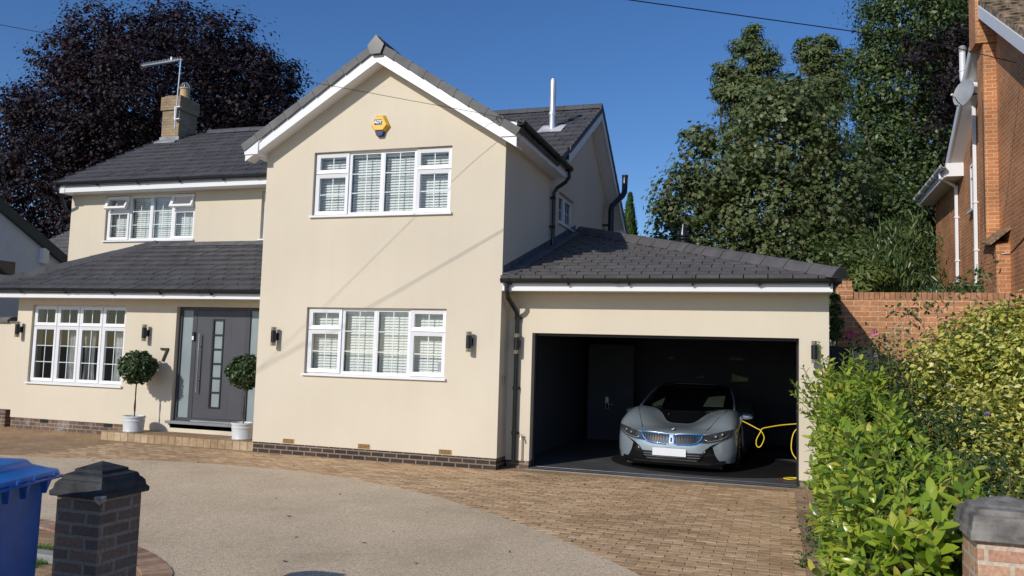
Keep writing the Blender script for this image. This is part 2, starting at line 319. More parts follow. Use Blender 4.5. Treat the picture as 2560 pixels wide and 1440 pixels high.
# real paving blocks near the garage, where single blocks can be told apart
b = MB(); y = 0.06; row = 0
def inside_gravel(x, y):
    for (x0, y0), (x1, y1) in zip(oc_s, oc_s[1:]):
        if x0 <= x <= x1: return y < y0+(y1-y0)*(x-x0)/max(1e-6, x1-x0)
    return x < 8.3 and y < -6
while y > -8.4:
    h = 0.1005; x = 8.57 - (0.0 if row % 2 else 0.1); x += 0.145 if row % 2 == 0 else 0.145
    x1 = 8.715; first = True
    while x1 > -2.5:
        w = 0.1 if (first and row % 2) else 0.2; first = False; x0 = x1-w
        cx = (x0+x1)/2
        if not inside_gravel(cx, y-h/2) and not (y-h < 0.0 and cx > 4.9 and cx < 4.39) :
            if not (cx < 4.42 and y > -0.03):
                z = 0.004+random.uniform(0, 0.003); g = 0.0022
                b.hexa([(x0+g, y-h+g, 0.001), (x1-g, y-h+g, 0.001), (x1-g, y-g, 0.001), (x0+g, y-g, 0.001)], [(x0+g+.003, y-h+g+.003, z), (x1-g-.003, y-h+g+.003, z+random.uniform(-.001, .001)), (x1-g-.003, y-g-.003, z), (x0+g+.003, y-g-.003, z)])
        x1 = x0
    y -= h; row += 1
M['blocks'] = rand_mat('driveway_blocks', [(0, (0.38, 0.245, 0.13)), (0.3, (0.475, 0.315, 0.17)), (0.7, (0.55, 0.375, 0.21)), (1, (0.61, 0.44, 0.265))])
tag(b.build('paving_blocks', M['blocks'], None), kind='structure')
# lawn patch beyond the left pillar with a pale kerb
def grass_patch(pts_fn, n, name, h=0.05):
    v = []; f = []
    for i in range(n):
        x, y = pts_fn(); a = random.uniform(0, 6.28); w = 0.004; hh = h*random.uniform(.5, 1.2); lx, ly = random.gauss(0, .015), random.gauss(0, .015)
        k = len(v); v += [(x-w*math.cos(a), y-w*math.sin(a), 0.0), (x+w*math.cos(a), y+w*math.sin(a), 0.0), (x+lx, y+ly, hh)]; f.append((k, k+1, k+2))
    me = bpy.data.meshes.new(name); me.from_pydata(v, [], f)
    return finish(me, name, M['grass'], None, fix=False)
tag(grass_patch(lambda: (random.uniform(1.4, 2.95), random.uniform(-7.3, -6.42)), 12000, 'lawn_grass'), 'short bright green lawn grass behind the left brick pillar', 'grass', kind='stuff')
b = MB(); b.box(2.45, 3.6, -6.80, -6.66, 0.001, 0.07); tag(b.build('kerb', mat('pale_kerb', (0.27, 0.265, 0.25), 0.9, bump=0.3), None, bevel=0.01), kind='structure')
# small litter lying on the drive: dead leaves
LITTER = [(2.9, -3.6), (4.2, -1.9), (5.0, -1.2), (3.7, -1.1), (2.3, -.95), (6.4, -1.7), (1.6, -1.2), (5.5, -2.6), (4.9, -4.6), (4.2, -5.2), (5.6, -5.6), (6.2, -4.9), (5.2, -3.8), (3.6, -4.4), (6.9, -2.7), (7.6, -3.2), (8.0, -1.3), (7.3, -.6), (5.9, -6.2), (3.4, -3.0), (0.4, -.5), (1.9, -.6), (6.7, -5.6), (4.6, -6.0)]
rl = random.Random(5)
while len(LITTER) < 70:
    x, y = rl.uniform(-3, 8.6), rl.uniform(-6.4, -.2)
    if rl.random() < .5: x = rl.uniform(4.6, 8.6); y = rl.uniform(-.9, .2)
    if y < -.1 or x > 4.5: LITTER.append((x, y))
for i, (x, y) in enumerate(LITTER):
    b = MB(); a = random.uniform(0, 6.28); L_ = random.uniform(.010, .034); w = L_*.4; ca, sa = math.cos(a), math.sin(a)
    def q(u, v, z): return (x+u*ca-v*sa, y+u*sa+v*ca, 0.009+z)
    z1, z2 = random.uniform(.004, .014), random.uniform(.006, .018)
    b.poly([q(-L_, 0, .002), q(0, -w, z1), q(L_, 0, z2), q(0, 0, .001)]); b.poly([q(-L_, 0, .002), q(0, 0, .001), q(L_, 0, z2), q(0, w, z1)])
    tag(b.build('fallen_leaf', M['soil'], None, fix=False), 'small curled dark brown dead leaf lying on the driveway', 'dead leaf', 'dead leaves scattered on the driveway')
# ---------------------------------------------------------------- house helpers
def wallxf(kind, c):        # local (u along, w outward, v up)
    if kind == '-y': return lambda u, w, v: (u, c-w, v)
    if kind == '+x': return lambda u, w, v: (c+w, u, v)
    if kind == '-x': return lambda u, w, v: (c-w, u, v)
def panel(mb, outline_rect, holes, t, top=None):
    """rect wall u0,u1,v0,v1 with rect holes, thickness t inward; top: optional list of (u,v) making a gable polygon above v1"""
    u0, u1, v0, v1 = outline_rect
    us = sorted({u0, u1, *[h[0] for h in holes], *[h[1] for h in holes]}); vs = sorted({v0, v1, *[h[2] for h in holes], *[h[3] for h in holes]})
    def hole(a, c): return any(h[0]-1e-6 < a < h[1]+1e-6 and h[2]-1e-6 < c < h[3]+1e-6 for h in holes)
    for i in range(len(us)-1):
        for j in range(len(vs)-1):
            if hole((us[i]+us[i+1])/2, (vs[j]+vs[j+1])/2): continue
            a, b2, c, d = us[i], us[i+1], vs[j], vs[j+1]
            mb.poly([(a, 0, c), (b2, 0, c), (b2, 0, d), (a, 0, d)]); mb.poly([(a, -t, c), (a, -t, d), (b2, -t, d), (b2, -t, c)])
    for (a, b2, c, d) in holes:
        mb.poly([(a, 0, c), (a, 0, d), (a, -t, d), (a, -t, c)]); mb.poly([(b2, 0, c), (b2, -t, c), (b2, -t, d), (b2, 0, d)])
        mb.poly([(a, 0, d), (b2, 0, d), (b2, -t, d), (a, -t, d)])
        if c > v0+1e-6: mb.poly([(a, 0, c), (a, -t, c), (b2, -t, c), (b2, 0, c)])
    pts = top if top else [(u0, v1), (u1, v1)]
    if top:
        mb.poly([(u, 0, v) for u, v in [(u0, v1), (u1, v1)]+top[::-1][1:-1]]); mb.poly([(u, -t, v) for u, v in ([(u0, v1), (u1, v1)]+top[::-1][1:-1])[::-1]])
    # rim
    rim = [(u0, v0), (u1, v0)]+[p for p in ([(u1, v1)]+(top[::-1][1:-1] if top else [])+[(u0, v1)])]
    for k in range(len(rim)):
        (a, c), (b2, d) = rim[k], rim[(k+1) % len(rim)]
        open_ = [h for h in holes if h[2] <= v0+1e-6]
        if k == 0 and open_:
            h = open_[0]; mb.poly([(a, 0, c), (a, -t, c), (h[0], -t, c), (h[0], 0, c)]); mb.poly([(h[1], 0, c), (h[1], -t, c), (b2, -t, c), (b2, 0, c)]); continue
        mb.poly([(a, 0, c), (a, -t, c), (b2, -t, d), (b2, 0, d)])
def clip(poly, P):
    out = list(poly); n = len(P)
    area = sum(P[i][0]*P[(i+1) % n][1]-P[(i+1) % n][0]*P[i][1] for i in range(n))
    if area < 0: P = P[::-1]
    for i in range(n):
        a, b2 = P[i], P[(i+1) % n]; ins = lambda q: (b2[0]-a[0])*(q[1]-a[1])-(b2[1]-a[1])*(q[0]-a[0]) >= -1e-9
        new = []
        for k in range(len(out)):
            p, q = out[k], out[(k+1) % len(out)]; ip, iq = ins(p), ins(q)
            if ip: new.append(p)
            if ip != iq:
                dx, dy = q[0]-p[0], q[1]-p[1]; den = (b2[0]-a[0])*dy-(b2[1]-a[1])*dx
                t = ((b2[1]-a[1])*(p[0]-a[0])-(b2[0]-a[0])*(p[1]-a[1]))/den; new.append((p[0]+t*dx, p[1]+t*dy))
        out = new
        if len(out) < 3: return []
    return out
def roof_plane(name, O, U, V, P, parent, tw=0.33, gauge=0.30, step=0.032, base=0.03, m=None, jit=0.004, gap=0.008, thick=0.06):
    O, U, V = Vector(O), Vector(U).normalized(), Vector(V).normalized(); N = U.cross(V)
    if N.z < 0: N = -N
    xf = lambda u, v, h: O+U*u+V*v+N*h
    mb = MB(xf)
    mb.hexa([(u, v, -thick) for u, v in P], [(u, v, 0.004) for u, v in P])
    umin, umax = min(p[0] for p in P), max(p[0] for p in P); vmin, vmax = min(p[1] for p in P), max(p[1] for p in P)
    r = 0; v = vmin-0.04
    while v < vmax:
        u = umin-tw*(0.5 if r % 2 else 1)
        while u < umax:
            q = clip([(u+gap, v), (u+tw-gap, v), (u+tw-gap, v+gauge), (u+gap, v+gauge)], P) if v > vmin-0.01 else None
            if v <= vmin-0.01:      # first course hangs over the eave
                c = clip([(u+gap, vmin), (u+tw-gap, vmin), (u+tw-gap, v+gauge), (u+gap, v+gauge)], P)
                q = [(a, (v if abs(b2-vmin) < 1e-6 else b2)) for a, b2 in c] if c else None
            if q:
                j1, j2 = random.uniform(-jit, jit), random.uniform(-jit, jit)
                ht = lambda a, b2: base+step*(1-(b2-v)/gauge)+j1+(j2-j1)*(a-u)/tw
                mb.hexa([(a, b2, 0.003) for a, b2 in q], [(a, b2, ht(a, b2)) for a, b2 in q])
            u += tw
        v += gauge; r += 1
    return mb.build(name, m or M['slate'], parent)
def ridge(name, p0, p1, parent, L=0.45, w=0.125, h=0.085, m=None, drop=0.05, startup=True):
    """angular ridge or hip tiles, each lapping the next"""
    p0, p1 = Vector(p0), Vector(p1); d = (p1-p0); tot = d.length; d.normalize(); s = d.cross(Vector((0, 0, 1))).normalized(); n = s.cross(d).normalized()
    if n.z < 0: n = -n
    mb = MB(); k = max(1, round(tot/L)); l = tot/k
    for i in range(k):
        a = p0+d*(i*l-0.015); c = p0+d*((i+1)*l-0.010); e = random.uniform(-.004, .004)
        def prof(q, sc): return [q-s*w*sc-n*drop, q-s*w*0.52*sc+n*(h*0.60+e), q-s*w*0.18*sc+n*(h+e), q+s*w*0.18*sc+n*(h+e), q+s*w*0.52*sc+n*(h*0.60+e), q+s*w*sc-n*drop]
        mb.ring([prof(a, 1.06), prof(c, 0.99)])
        mb.ring([[q+n*0.007 for q in prof(a, 1.09)], [q+n*0.005 for q in prof(a+d*0.03, 1.09)]])
    return mb.build(name, m or M['slate'], parent)
def gutter(name, p0, p1, parent, r=0.058, brk=0.85, out=(0, -1, 0), m=None):
    """deep half round gutter with clips under the lip"""
    p0, p1, o = Vector(p0), Vector(p1), Vector(out); d = (p1-p0).normalized(); z = Vector((0, 0, 1)); mb = MB()
    prof = [(math.cos(t)*r, math.sin(t)*r) for t in np.linspace(math.pi, 2*math.pi, 11)]; inn = [(math.cos(t)*(r-.006), math.sin(t)*(r-.006)) for t in np.linspace(2*math.pi, math.pi, 11)]
    full = [(-r, 0.0)]+prof[1:-1]+[(r, 0.0), (r+.006, 0.012), (r-.008, 0.012)]+inn[1:-1]+[(-r+.006, 0.02), (-r, 0.02)]
    mb.ring([[q+o*(a+r)+z*b2 for a, b2 in full] for q in (p0, p1)])
    L = (p1-p0).length; n = max(2, int(L/brk))
    for i in range(n):
        q = p0+d*(0.15+i*(L-0.3)/(n-1)); k = 0.012
        pr = [(-0.002, -0.07), (-0.002, 0.02)]+[(r+math.cos(t)*(r+.007), math.sin(t)*(r+.007)) for t in np.linspace(math.pi, 2*math.pi, 8)]+[(2*r+.012, 0.018), (r*1.0, -r-.03)]
        mb.ring([[q+d*s+o*a+z*b2 for a, b2 in pr] for s in (-k, k)])
    for t in (0.37, 0.78):       # union joints
        q = p0+d*L*t
        mb.ring([[q+d*s+o*(r+a*1.1)+z*(b2*1.1) for a, b2 in prof] for s in (-.045, .045)])
    return mb.build(name, m or M['gutter'], parent)
def bars(mb, u0, u1, v0, v1, t, w0, w1):       # rectangular frame, butt jointed
    mb.box(u0, u0+t, w0, w1, v0, v1); mb.box(u1-t, u1, w0, w1, v0, v1)
    mb.box(u0+t, u1-t, w0, w1, v0, v0+t); mb.box(u0+t, u1-t, w0, w1, v1-t, v1)
def geo(mb, u0, u1, v0, v1, nu, nv, w0, w1, t=0.016):     # georgian bars
    us = [u0+(u1-u0)*i/nu for i in range(1, nu)]; vs = [v0+(v1-v0)*i/nv for i in range(1, nv)]
    for u in us: mb.box(u-t/2, u+t/2, w0, w1, v0, v1)
    for v in vs:
        e = [u0]+[x for u in us for x in (u-t/2, u+t/2)]+[u1]
        for k in range(0, len(e), 2): mb.box(e[k], e[k+1], w0+.001, w1-.001, v-t/2, v+t/2)
def bev_frame(mb, u0, u1, v0, v1, t, w0, w1, e=0.014):    # frame with a chamfered inner face
    def bar(o, i):
        mb.hexa([(a, w0, c) for a, c in (o[0], o[1], i[1], i[0])], [(a, w1-(e if k > 1 else 0), c) for k, (a, c) in enumerate((o[0], o[1], i[1], i[0]))])
    O = [(u0, v0), (u1, v0), (u1, v1), (u0, v1)]; I = [(u0+t, v0+t), (u1-t, v0+t), (u1-t, v1-t), (u0+t, v1-t)]
    for k in range(4): bar((O[k], O[(k+1) % 4]), (I[k], I[(k+1) % 4]))
def make_window(house, kind, c, u0, u1, v0, v1, layout, label=None, blind=True, openf=0, setback=0.07, curtains=False, slat_from=0.02):
    """layout: 'casement' (fan lights and sashes either side, two fixed middles) or 'cottage' (four sashes with fan lights)"""
    X = wallxf(kind, c)
    f = MB(X); W = -setback; D = 0.065; fr = 0.035
    bars(f, u0, u1, v0, v1, fr, W-D, W)
    cw = (u1-u0-2*fr)/4; H = v1-v0; vt = v1-H*(0.335 if layout == 'casement' else 0.27)
    for k in (1, 2, 3): f.box(u0+fr+cw*k-.022, u0+fr+cw*k+.022, W-D, W-.001, v0+fr, v1-fr)
    f.box(u0-.03, u1+.03, -.06, .045, v0-.035, v0-.001) if True else None
    cols = range(4) if layout == 'cottage' else (0, 3)
    for k in cols:
        a = u0+fr+cw*k+(0.022 if k else 0); b2 = u0+fr+cw*(k+1)-(0.022 if k < 3 else 0)
        f.box(a, b2, W-D, W-.0015, vt-.02, vt+.02)
    win = f.build('window', M['upvc'], house)
    if label: win['label'] = label
    g = MB(X); bd = MB(X)
    for k in range(4):
        a = u0+fr+cw*k+(0.022 if k else 0); b2 = u0+fr+cw*(k+1)-(0.022 if k < 3 else 0)
        if k in cols:
            s = MB(X); t = 0.062; bev_frame(s, a-.012, b2+.012, v0+fr-.012, vt-.02+.012, t, W-.045, W+.022)
            s.build('sash', M['upvc'], win)
            ga, gb, gc, gd = a-.012+t, b2+.012-t, v0+fr-.012+t, vt-.008-t
            g.poly([(ga-.005, W-.008, gc-.005), (gb+.005, W-.008, gc-.005), (gb+.005, W-.008, gd+.005), (ga-.005, W-.008, gd+.005)])
            geo(bd, ga, gb, gc, gd, 2, 2 if layout == 'casement' else 3, W-.014, W-.009)
            fa, fb, fc, fd = a-.012, b2+.012, vt+.008, v1-fr+.012
            if openf:
                an = math.radians(openf); hz = fd
                def TX(u, w, v, hz=hz): 
                    dw, dv = w-W, v-hz
                    return X(u, W+0.03+dw*math.cos(an)-dv*math.sin(an), hz+dv*math.cos(an)+dw*math.sin(an))
            else: TX = X
            s = MB(TX); bev_frame(s, fa, fb, fc, fd, t, W-.045, W+.022); so = s.build('fanlight', M['upvc'], win)
            if openf: so['label'] = 'fanlight propped open at the bottom'
            gg = MB(TX); gg.poly([(fa+t-.005, W-.008, fc+t-.005), (fb-t+.005, W-.008, fc+t-.005), (fb-t+.005, W-.008, fd-t+.005), (fa+t-.005, W-.008, fd-t+.005)])
            if openf: gg.build('fanlight_glass', M['glass'], win); q = MB(TX); geo(q, fa+t, fb-t, fc+t, fd-t, 2, 1, W-.014, W-.009); q.build('fanlight_bar', M['upvc'], win)
            else:
                g.v += [] ; base = len(g.v); g.v += gg.v; g.f += [[i+base for i in fc_] for fc_ in gg.f]
                geo(bd, fa+t, fb-t, fc+t, fd-t, 2, 1, W-.014, W-.009)
        else:
            t = 0.02; ga, gb, gc, gd = a, b2, v0+fr, v1-fr
            bars(f2 := MB(X), ga, gb, gc, gd, t, W-.02, W-.004); f2.build('glazing_bead', M['upvc'], win)
            g.poly([(ga+t-.005, W-.012, gc+t-.005), (gb-t+.005, W-.012, gc+t-.005), (gb-t+.005, W-.012, gd-t+.005), (ga+t-.005, W-.012, gd-t+.005)])
            geo(bd, ga+t, gb-t, gc+t, gd-t, 2, 3, W-.018, W-.013)
    g.build('window_glass', M['glass'], win, fix=False); bd.build('glazing_bars', M['upvc'], win)
    if blind:
        s = MB(X)
        for k in range(4):
            a = u0+fr+cw*k+.014; b2 = u0+fr+cw*(k+1)-.014; v = v0+fr+slat_from; w = W-0.135; tl = math.radians(60)
            while v < v1-fr-.05:
                dw, dv = 0.0255*math.cos(tl), 0.0255*math.sin(tl)
                s.hexa([(a, w+dw, v-dv), (b2, w+dw, v-dv), (b2, w-dw, v+dv), (a, w-dw, v+dv)], [(a, w+dw+.002, v-dv+.0015), (b2, w+dw+.002, v-dv+.0015), (b2, w-dw+.002, v+dv+.0015), (a, w-dw+.002, v+dv+.0015)])
                v += 0.0455
            s.box(a, b2, w-.03, w+.03, v1-fr-.05, v1-fr-.003)
            for uu in (a+(b2-a)*.28, a+(b2-a)*.72): s.box(uu-.0015, uu+.0015, w+.027, w+.029, v0+fr, v1-fr-.05)
        s.build('blind', M['blind'], win)
    if curtains:
        s = MB(X)
        for (ca, cb) in ((u0+.66, u0+1.0), (u0+1.12, u0+1.42), (u0+1.86, u1-.06)):
            n = 40; top = v1-.42; rows = 8; ids = []
            for j in range(rows+1):
                v = v0+(top-v0)*j/rows; pinch = 1-0.25*math.sin(math.pi*min(1, j/rows*1.2))
                mid = (ca+cb)/2
                ids.append([s.p((mid+((ca+(cb-ca)*i/n)-mid)*pinch, W-.22+.028*math.sin(i*1.1+j*.15), v+.02*math.sin(i*.7)*(j == rows))) for i in range(n+1)])
            for j in range(rows):
                for i in range(n): s.f.append([ids[j][i], ids[j][i+1], ids[j+1][i+1], ids[j+1][i]])
        smooth_by_angle(s.build('curtain', M['curtain'], win), 60)
    return win
M['curtain'] = mat('white_curtain', (0.72, 0.72, 0.70), 0.8, var=0.05, scale=5)
# ---------------------------------------------------------------- the cream house
W_ = 4.389
H = thing('house', 'cream rendered two storey detached house with grey tiled roofs and open double garage', 'house', (2.19, 0.5, 0))
def part(mb, name, m, label=None, parent=None, **k):
    o = mb.build(name, M[m] if isinstance(m, str) else m, parent or H, **k)
    if label: o['label'] = label
    return o
# walls --------------------------------------------------
uw = (0.935, 3.476, 4.028, 5.122); lw = (0.935, 3.476, 1.367, 2.472)
b = MB(wallxf('-y', 0)); panel(b, (0, W_, 0.179, 5.19), [uw, lw], 0.30, [(0, 5.19), (W_/2, 5.19+0.64*W_/2), (W_, 5.19)])
part(b, 'front_gable_wall', 'render')
b = MB(); b.box(0.012, W_-.012, 0.012, 0.29, -0.3, 0.1785); b.box(0.3, W_-.012, 0.29, 2.0, -0.3, 0.17); part(b, 'plinth', 'plinth', 'dark brown brick plinth under the front gable')
b = MB(); panel(b2_ := MB(wallxf('+x', W_)), (0.30, 2.76, 0.179, 5.19), [], 0.28); part(b2_, 'side_wall', 'render')
sw = (3.33, 4.60, 4.40, 5.02)
ry = 5.82; rz = 7.40
b = MB(wallxf('+x', W_+.004)); panel(b, (2.76, 9.0, 0.1, 5.05), [sw], 0.28, [(2.76, 5.05), (2.77, 5.50), (ry, 7.24), (8.98, 5.08), (9.0, 5.05)]); part(b, 'rear_gable_wall', 'render')
b = MB(wallxf('-y', 2.7)); panel(b, (-7.157, -0.001, 2.6, 5.45), [(-6.144, -3.697, 4.094, 5.124), (-1.99, -1.5, 4.07, 5.10)], 0.28); part(b, 'upper_left_wall', 'render')
b = MB(); b.box(-0.0, 0.28, 0.30, 2.98, 0.1, 5.19); part(b, 'gable_return_wall', 'render')
b = MB(); b.box(-7.157, -6.9, 2.98, 9.0, 0, 5.0); b.hexa([(-7.157, 2.76, 5.3), (-6.9, 2.76, 5.3), (-6.9, 9, 5.0), (-7.157, 9, 5.0)], [(-7.157, ry-.02, rz-.14), (-6.9, ry-.02, rz-.14), (-6.9, ry+.02, rz-.14), (-7.157, ry+.02, rz-.14)]); part(b, 'left_gable_wall', 'render')
b = MB(); b.box(-7.157, W_, 8.75, 9.0, 0, 5.05); part(b, 'rear_wall', 'render')
lwn = (-5.958, -3.591, 0.947, 2.501); dr = (-2.395, -0.30, 0.30, 2.50)
b = MB(wallxf('-y', 0.8)); panel(b, (-6.336, -0.001, 0.22, 2.66), [lwn, dr], 0.28); part(b, 'lower_left_wall', 'render')
b = MB(); b.box(-6.336, -6.08, 1.081, 2.69, 0, 2.66); part(b, 'lower_left_side_wall', 'render')
b = MB(); b.box(-6.325, -3.30, 0.812, 1.0, -0.3, 0.2195); part(b, 'plinth', 'plinth2', 'reddish brick plinth with white bloom under the cottage window')
# rooms behind the glass (closed dim shell)
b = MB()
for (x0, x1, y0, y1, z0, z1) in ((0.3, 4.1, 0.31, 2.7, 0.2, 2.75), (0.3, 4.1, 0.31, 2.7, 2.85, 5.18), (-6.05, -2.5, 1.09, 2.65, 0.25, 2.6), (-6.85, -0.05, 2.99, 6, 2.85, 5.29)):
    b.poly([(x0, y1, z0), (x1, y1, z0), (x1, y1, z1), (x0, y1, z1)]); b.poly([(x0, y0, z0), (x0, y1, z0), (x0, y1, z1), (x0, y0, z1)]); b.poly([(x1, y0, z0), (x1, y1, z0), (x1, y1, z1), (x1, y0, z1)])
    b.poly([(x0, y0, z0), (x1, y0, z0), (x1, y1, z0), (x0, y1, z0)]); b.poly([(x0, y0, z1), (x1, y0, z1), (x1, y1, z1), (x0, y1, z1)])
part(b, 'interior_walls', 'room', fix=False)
# gable roof --------------------------------------------------
ax = W_/2; sl = 0.64; yf = -0.28; zr = 6.80; hw = 2.46
nb = math.hypot(1, sl); ze = zr-sl*hw
def yval(x): return 5.82-(7.36-(zr-sl*abs(x-ax)))/0.575   # where the gable roof dies into the main roof
L_s = hw*nb
yv0, yv1 = yval(ax), yval(ax+hw)
roof_plane('front_gable_roof', (ax-hw, yf, ze), (0, 1, 0), (1, 0, sl), [(0, 0), (yv1-yf, 0), (yv0-yf, L_s), (0, L_s)], H)
roof_plane('front_gable_roof', (ax+hw, yf, ze), (0, 1, 0), (-1, 0, sl), [(0, 0), (yv1-yf, 0), (yv0-yf, L_s), (0, L_s)], H)
ridge('ridge_tiles', (ax, yf-.03, zr+.05), (ax, yv0, zr+.05), H)
# ridge end block and verge units
b = MB(); b.hexa([(ax+dx, yf-.075, zr+dz) for dx, dz in ((-.15, -.02), (-.09, -.17), (.09, -.17), (.15, -.02), (.0, .15))], [(ax+dx, yf+.10, zr+dz) for dx, dz in ((-.15, -.02), (-.09, -.17), (.09, -.17), (.15, -.02), (.0, .15))]); part(b, 'ridge_end_cap', 'gutter')
def verge(x_lo, z_lo, x_hi, z_hi, y, n, name='verge_tiles', m='verge', t=0.035, drop=0.085, upz=0.045):
    mb = MB(); d = Vector((x_hi-x_lo, 0, z_hi-z_lo)); l = d.length; d.normalize(); N = Vector((-d.z, 0, d.x)); N = N if N.z > 0 else -N
    for i in range(n):
        a = i*l/n; c = (i+1)*l/n-.006
        P = lambda s, h, yy: Vector((x_lo, yy, z_lo))+d*s+N*h
        k = 0.010
        mb.hexa([P(a, -drop, y-t), P(c, -drop+k, y-t), P(c, -drop+k, y), P(a, -drop, y)], [P(a, upz+k, y-t), P(c, upz, y-t), P(c, upz, y), P(a, upz+k, y)])
        mb.hexa([P(a, upz+.001, y+.0005), P(c, upz-k, y+.0005), P(c, upz-k, y+.06), P(a, upz+.001, y+.06)], [P(a, upz+k, y-t+.001), P(c, upz, y-t+.001), P(c, upz, y+.06), P(a, upz+k, y+.06)])
    return part(mb, name, m)
verge(ax-hw-.04, ze-.02, ax-.08, zr-.045, yf-.001, 9); verge(ax+hw+.04, ze-.02, ax+.08, zr-.045, yf-.001, 9)
# bargeboards, soffits, boxed ends
b = MB(); s = MB()
for sg in (-1, 1):
    xe = ax+sg*(hw-.005); zE = ze-.055; zR = zr-.055+.0; dd = 0.19*nb
    pts = [(xe, zE), (ax, zR), (ax, zR-dd), (xe, zE-dd+.02)]
    b.hexa([(x, yf+.003, z) for x, z in pts], [(x, yf+.022, z) for x, z in pts])
    # sloping soffit from board to wall
    pts = [(xe, zE-dd+.05), (ax, zR-dd+.03)]
    s.hexa([(xe, yf+.022, zE-dd+.04), (ax, yf+.022, zR-dd+.025), (ax, -0.001, zR-dd+.025), (xe, -0.001, zE-dd+.04)], [(xe, yf+.022, zE-dd+.06), (ax, yf+.022, zR-dd+.045), (ax, -.001, zR-dd+.045), (xe, -.001, zE-dd+.06)])
part(b, 'bargeboard', 'upvc'); part(s, 'soffit', 'upvc')
b = MB()      # boxed ends at the foot of each board and level soffits/fascias along the eaves
b.box(W_-.002, W_+.265, yf-.018, -0.003, 5.135, 5.36); part(b, 'eaves_box', 'upvc'); b = MB(); b.box(-0.265, 0.002, yf-.018, -0.003, 5.075, 5.29)
b.hexa([(-0.265, yf-.018, 5.29), (0.03, yf-.018, 5.29), (.03, -.003, 5.29), (-.265, -.003, 5.29)], [(-.12, yf-.018, 5.37), (0.12, yf-.018, 5.42), (.12, -.003, 5.42), (-.12, -.003, 5.37)])
part(b, 'eaves_box', 'upvc')
b = MB(); b.box(-0.26, -0.001, 0.0, 2.4, 5.10, 5.13); b.box(-0.268, -0.26, 0.0, 2.4, 5.10, 5.28); part(b, 'eaves_soffit', 'upvc')
b = MB(); b.box(W_+.001, W_+.26, 0.0, 2.84, 5.15, 5.17); b.box(W_+.26, W_+.275, 0.0, 2.84, 5.14, 5.36); part(b, 'eaves_soffit', 'upvc')
gutter('gutter', (W_+.275, yf-.05, 5.355), (W_+.275, 2.90, 5.335), H, out=(1, 0, 0), brk=.8)
# downpipe in the corner of the side wall
b = MB(); b.tube([(W_+.335, 2.80, 5.29), (W_+.335, 2.80, 5.16), (W_+.27, 2.78, 5.06), (W_+.12, 2.74, 4.95), (W_+.065, 2.73, 4.86), (W_+.065, 2.73, 3.85)], 0.036, 12)
for z in (4.75, 4.2): b.box(W_+.0, W_+.11, 2.66, 2.70, z-.02, z+.02); b.lathe([(0.041, -.02), (.041, .02)], (W_+.065, 2.73, z), 12)
part(b, 'downpipe', 'gutter')
# main roof --------------------------------------------------
xl, xr = -7.22, 4.69; y0, z0, sF, sR = 2.28, 5.355, .575, .68; Lm = (ry-y0)*math.hypot(1, sF); LmR = 3.45*math.hypot(1, sR); zrm = z0+sF*(ry-y0)
roof_plane('main_roof', (xl, y0, z0), (1, 0, 0), (0, 1, sF), [(0, 0), (xr-xl, 0), (xr-xl, Lm), (0, Lm)], H, tw=.34, gauge=.34)
roof_plane('main_roof_back', (xl, ry+3.45, zrm-sR*3.45), (1, 0, 0), (0, -1, sR), [(0, 0), (xr-xl, 0), (xr-xl, LmR), (0, LmR)], H, tw=.34, gauge=.34)
ridge('ridge_tiles', (-5.95, ry, zrm+.045), (xr+.02, ry, zrm+.045), H)
# right hand verge of the main roof (ragged tile edge, dark) + white soffit and board
b = MB(); s = MB()
def vp(y, off): return zrm-(sF*(ry-y) if y < ry else sR*(y-ry))+off
for (ya, yb) in ((2.9, ry), (ry, ry+3.45)):
    n = 13
    for i in range(n):
        a = ya+(yb-ya)*i/n; c = ya+(yb-ya)*(i+.96)/n; k = .018 if yb == ry else 0; k2 = 0 if yb == ry else .018
        b.hexa([(xr, a, vp(a, -.06)), (xr+.03, a, vp(a, -.06)), (xr+.03, c, vp(c, -.06)), (xr, c, vp(c, -.06))], [(xr, a, vp(a, .065+k)), (xr+.03, a, vp(a, .065+k)), (xr+.03, c, vp(c, .065+k2)), (xr, c, vp(c, .065+k2))])
    e = .30
    s.hexa([(xr-.005, ya, vp(ya, -.06)), (xr+.012, ya, vp(ya, -.06)), (xr+.012, yb, vp(yb, -.06)), (xr-.005, yb, vp(yb, -.06))], [(xr-.005, ya, vp(ya, -.25)), (xr+.012, ya, vp(ya, -.25)), (xr+.012, yb, vp(yb, -.25)), (xr-.005, yb, vp(yb, -.25))])
    s.hexa([(W_+.005, ya, vp(ya, -.21)), (xr-.005, ya, vp(ya, -.21)), (xr-.005, yb, vp(yb, -.21)), (W_+.005, yb, vp(yb, -.21))], [(W_+.005, ya, vp(ya, -.19)), (xr-.005, ya, vp(ya, -.19)), (xr-.005, yb, vp(yb, -.19)), (W_+.005, yb, vp(yb, -.19))])
part(b, 'verge_tiles', 'slate'); part(s, 'bargeboard', 'upvc')
b = MB(); b.box(W_+.005, xr+.01, 8.90, 9.25, 4.86, 5.10); part(b, 'eaves_box', 'upvc')
# left verge
b = MB()
for i in range(12):
    a = y0-.04+(ry-y0)*i/12; c = a+(ry-y0)/12*.97
    b.hexa([(xl-.03, a, vp(a, -.06)), (xl, a, vp(a, -.06)), (xl, c, vp(c, -.06)), (xl-.03, c, vp(c, -.06))], [(xl-.03, a, vp(a, .085)), (xl, a, vp(a, .085)), (xl, c, vp(c, .062)), (xl-.03, c, vp(c, .062))])
part(b, 'verge_tiles', 'slate')
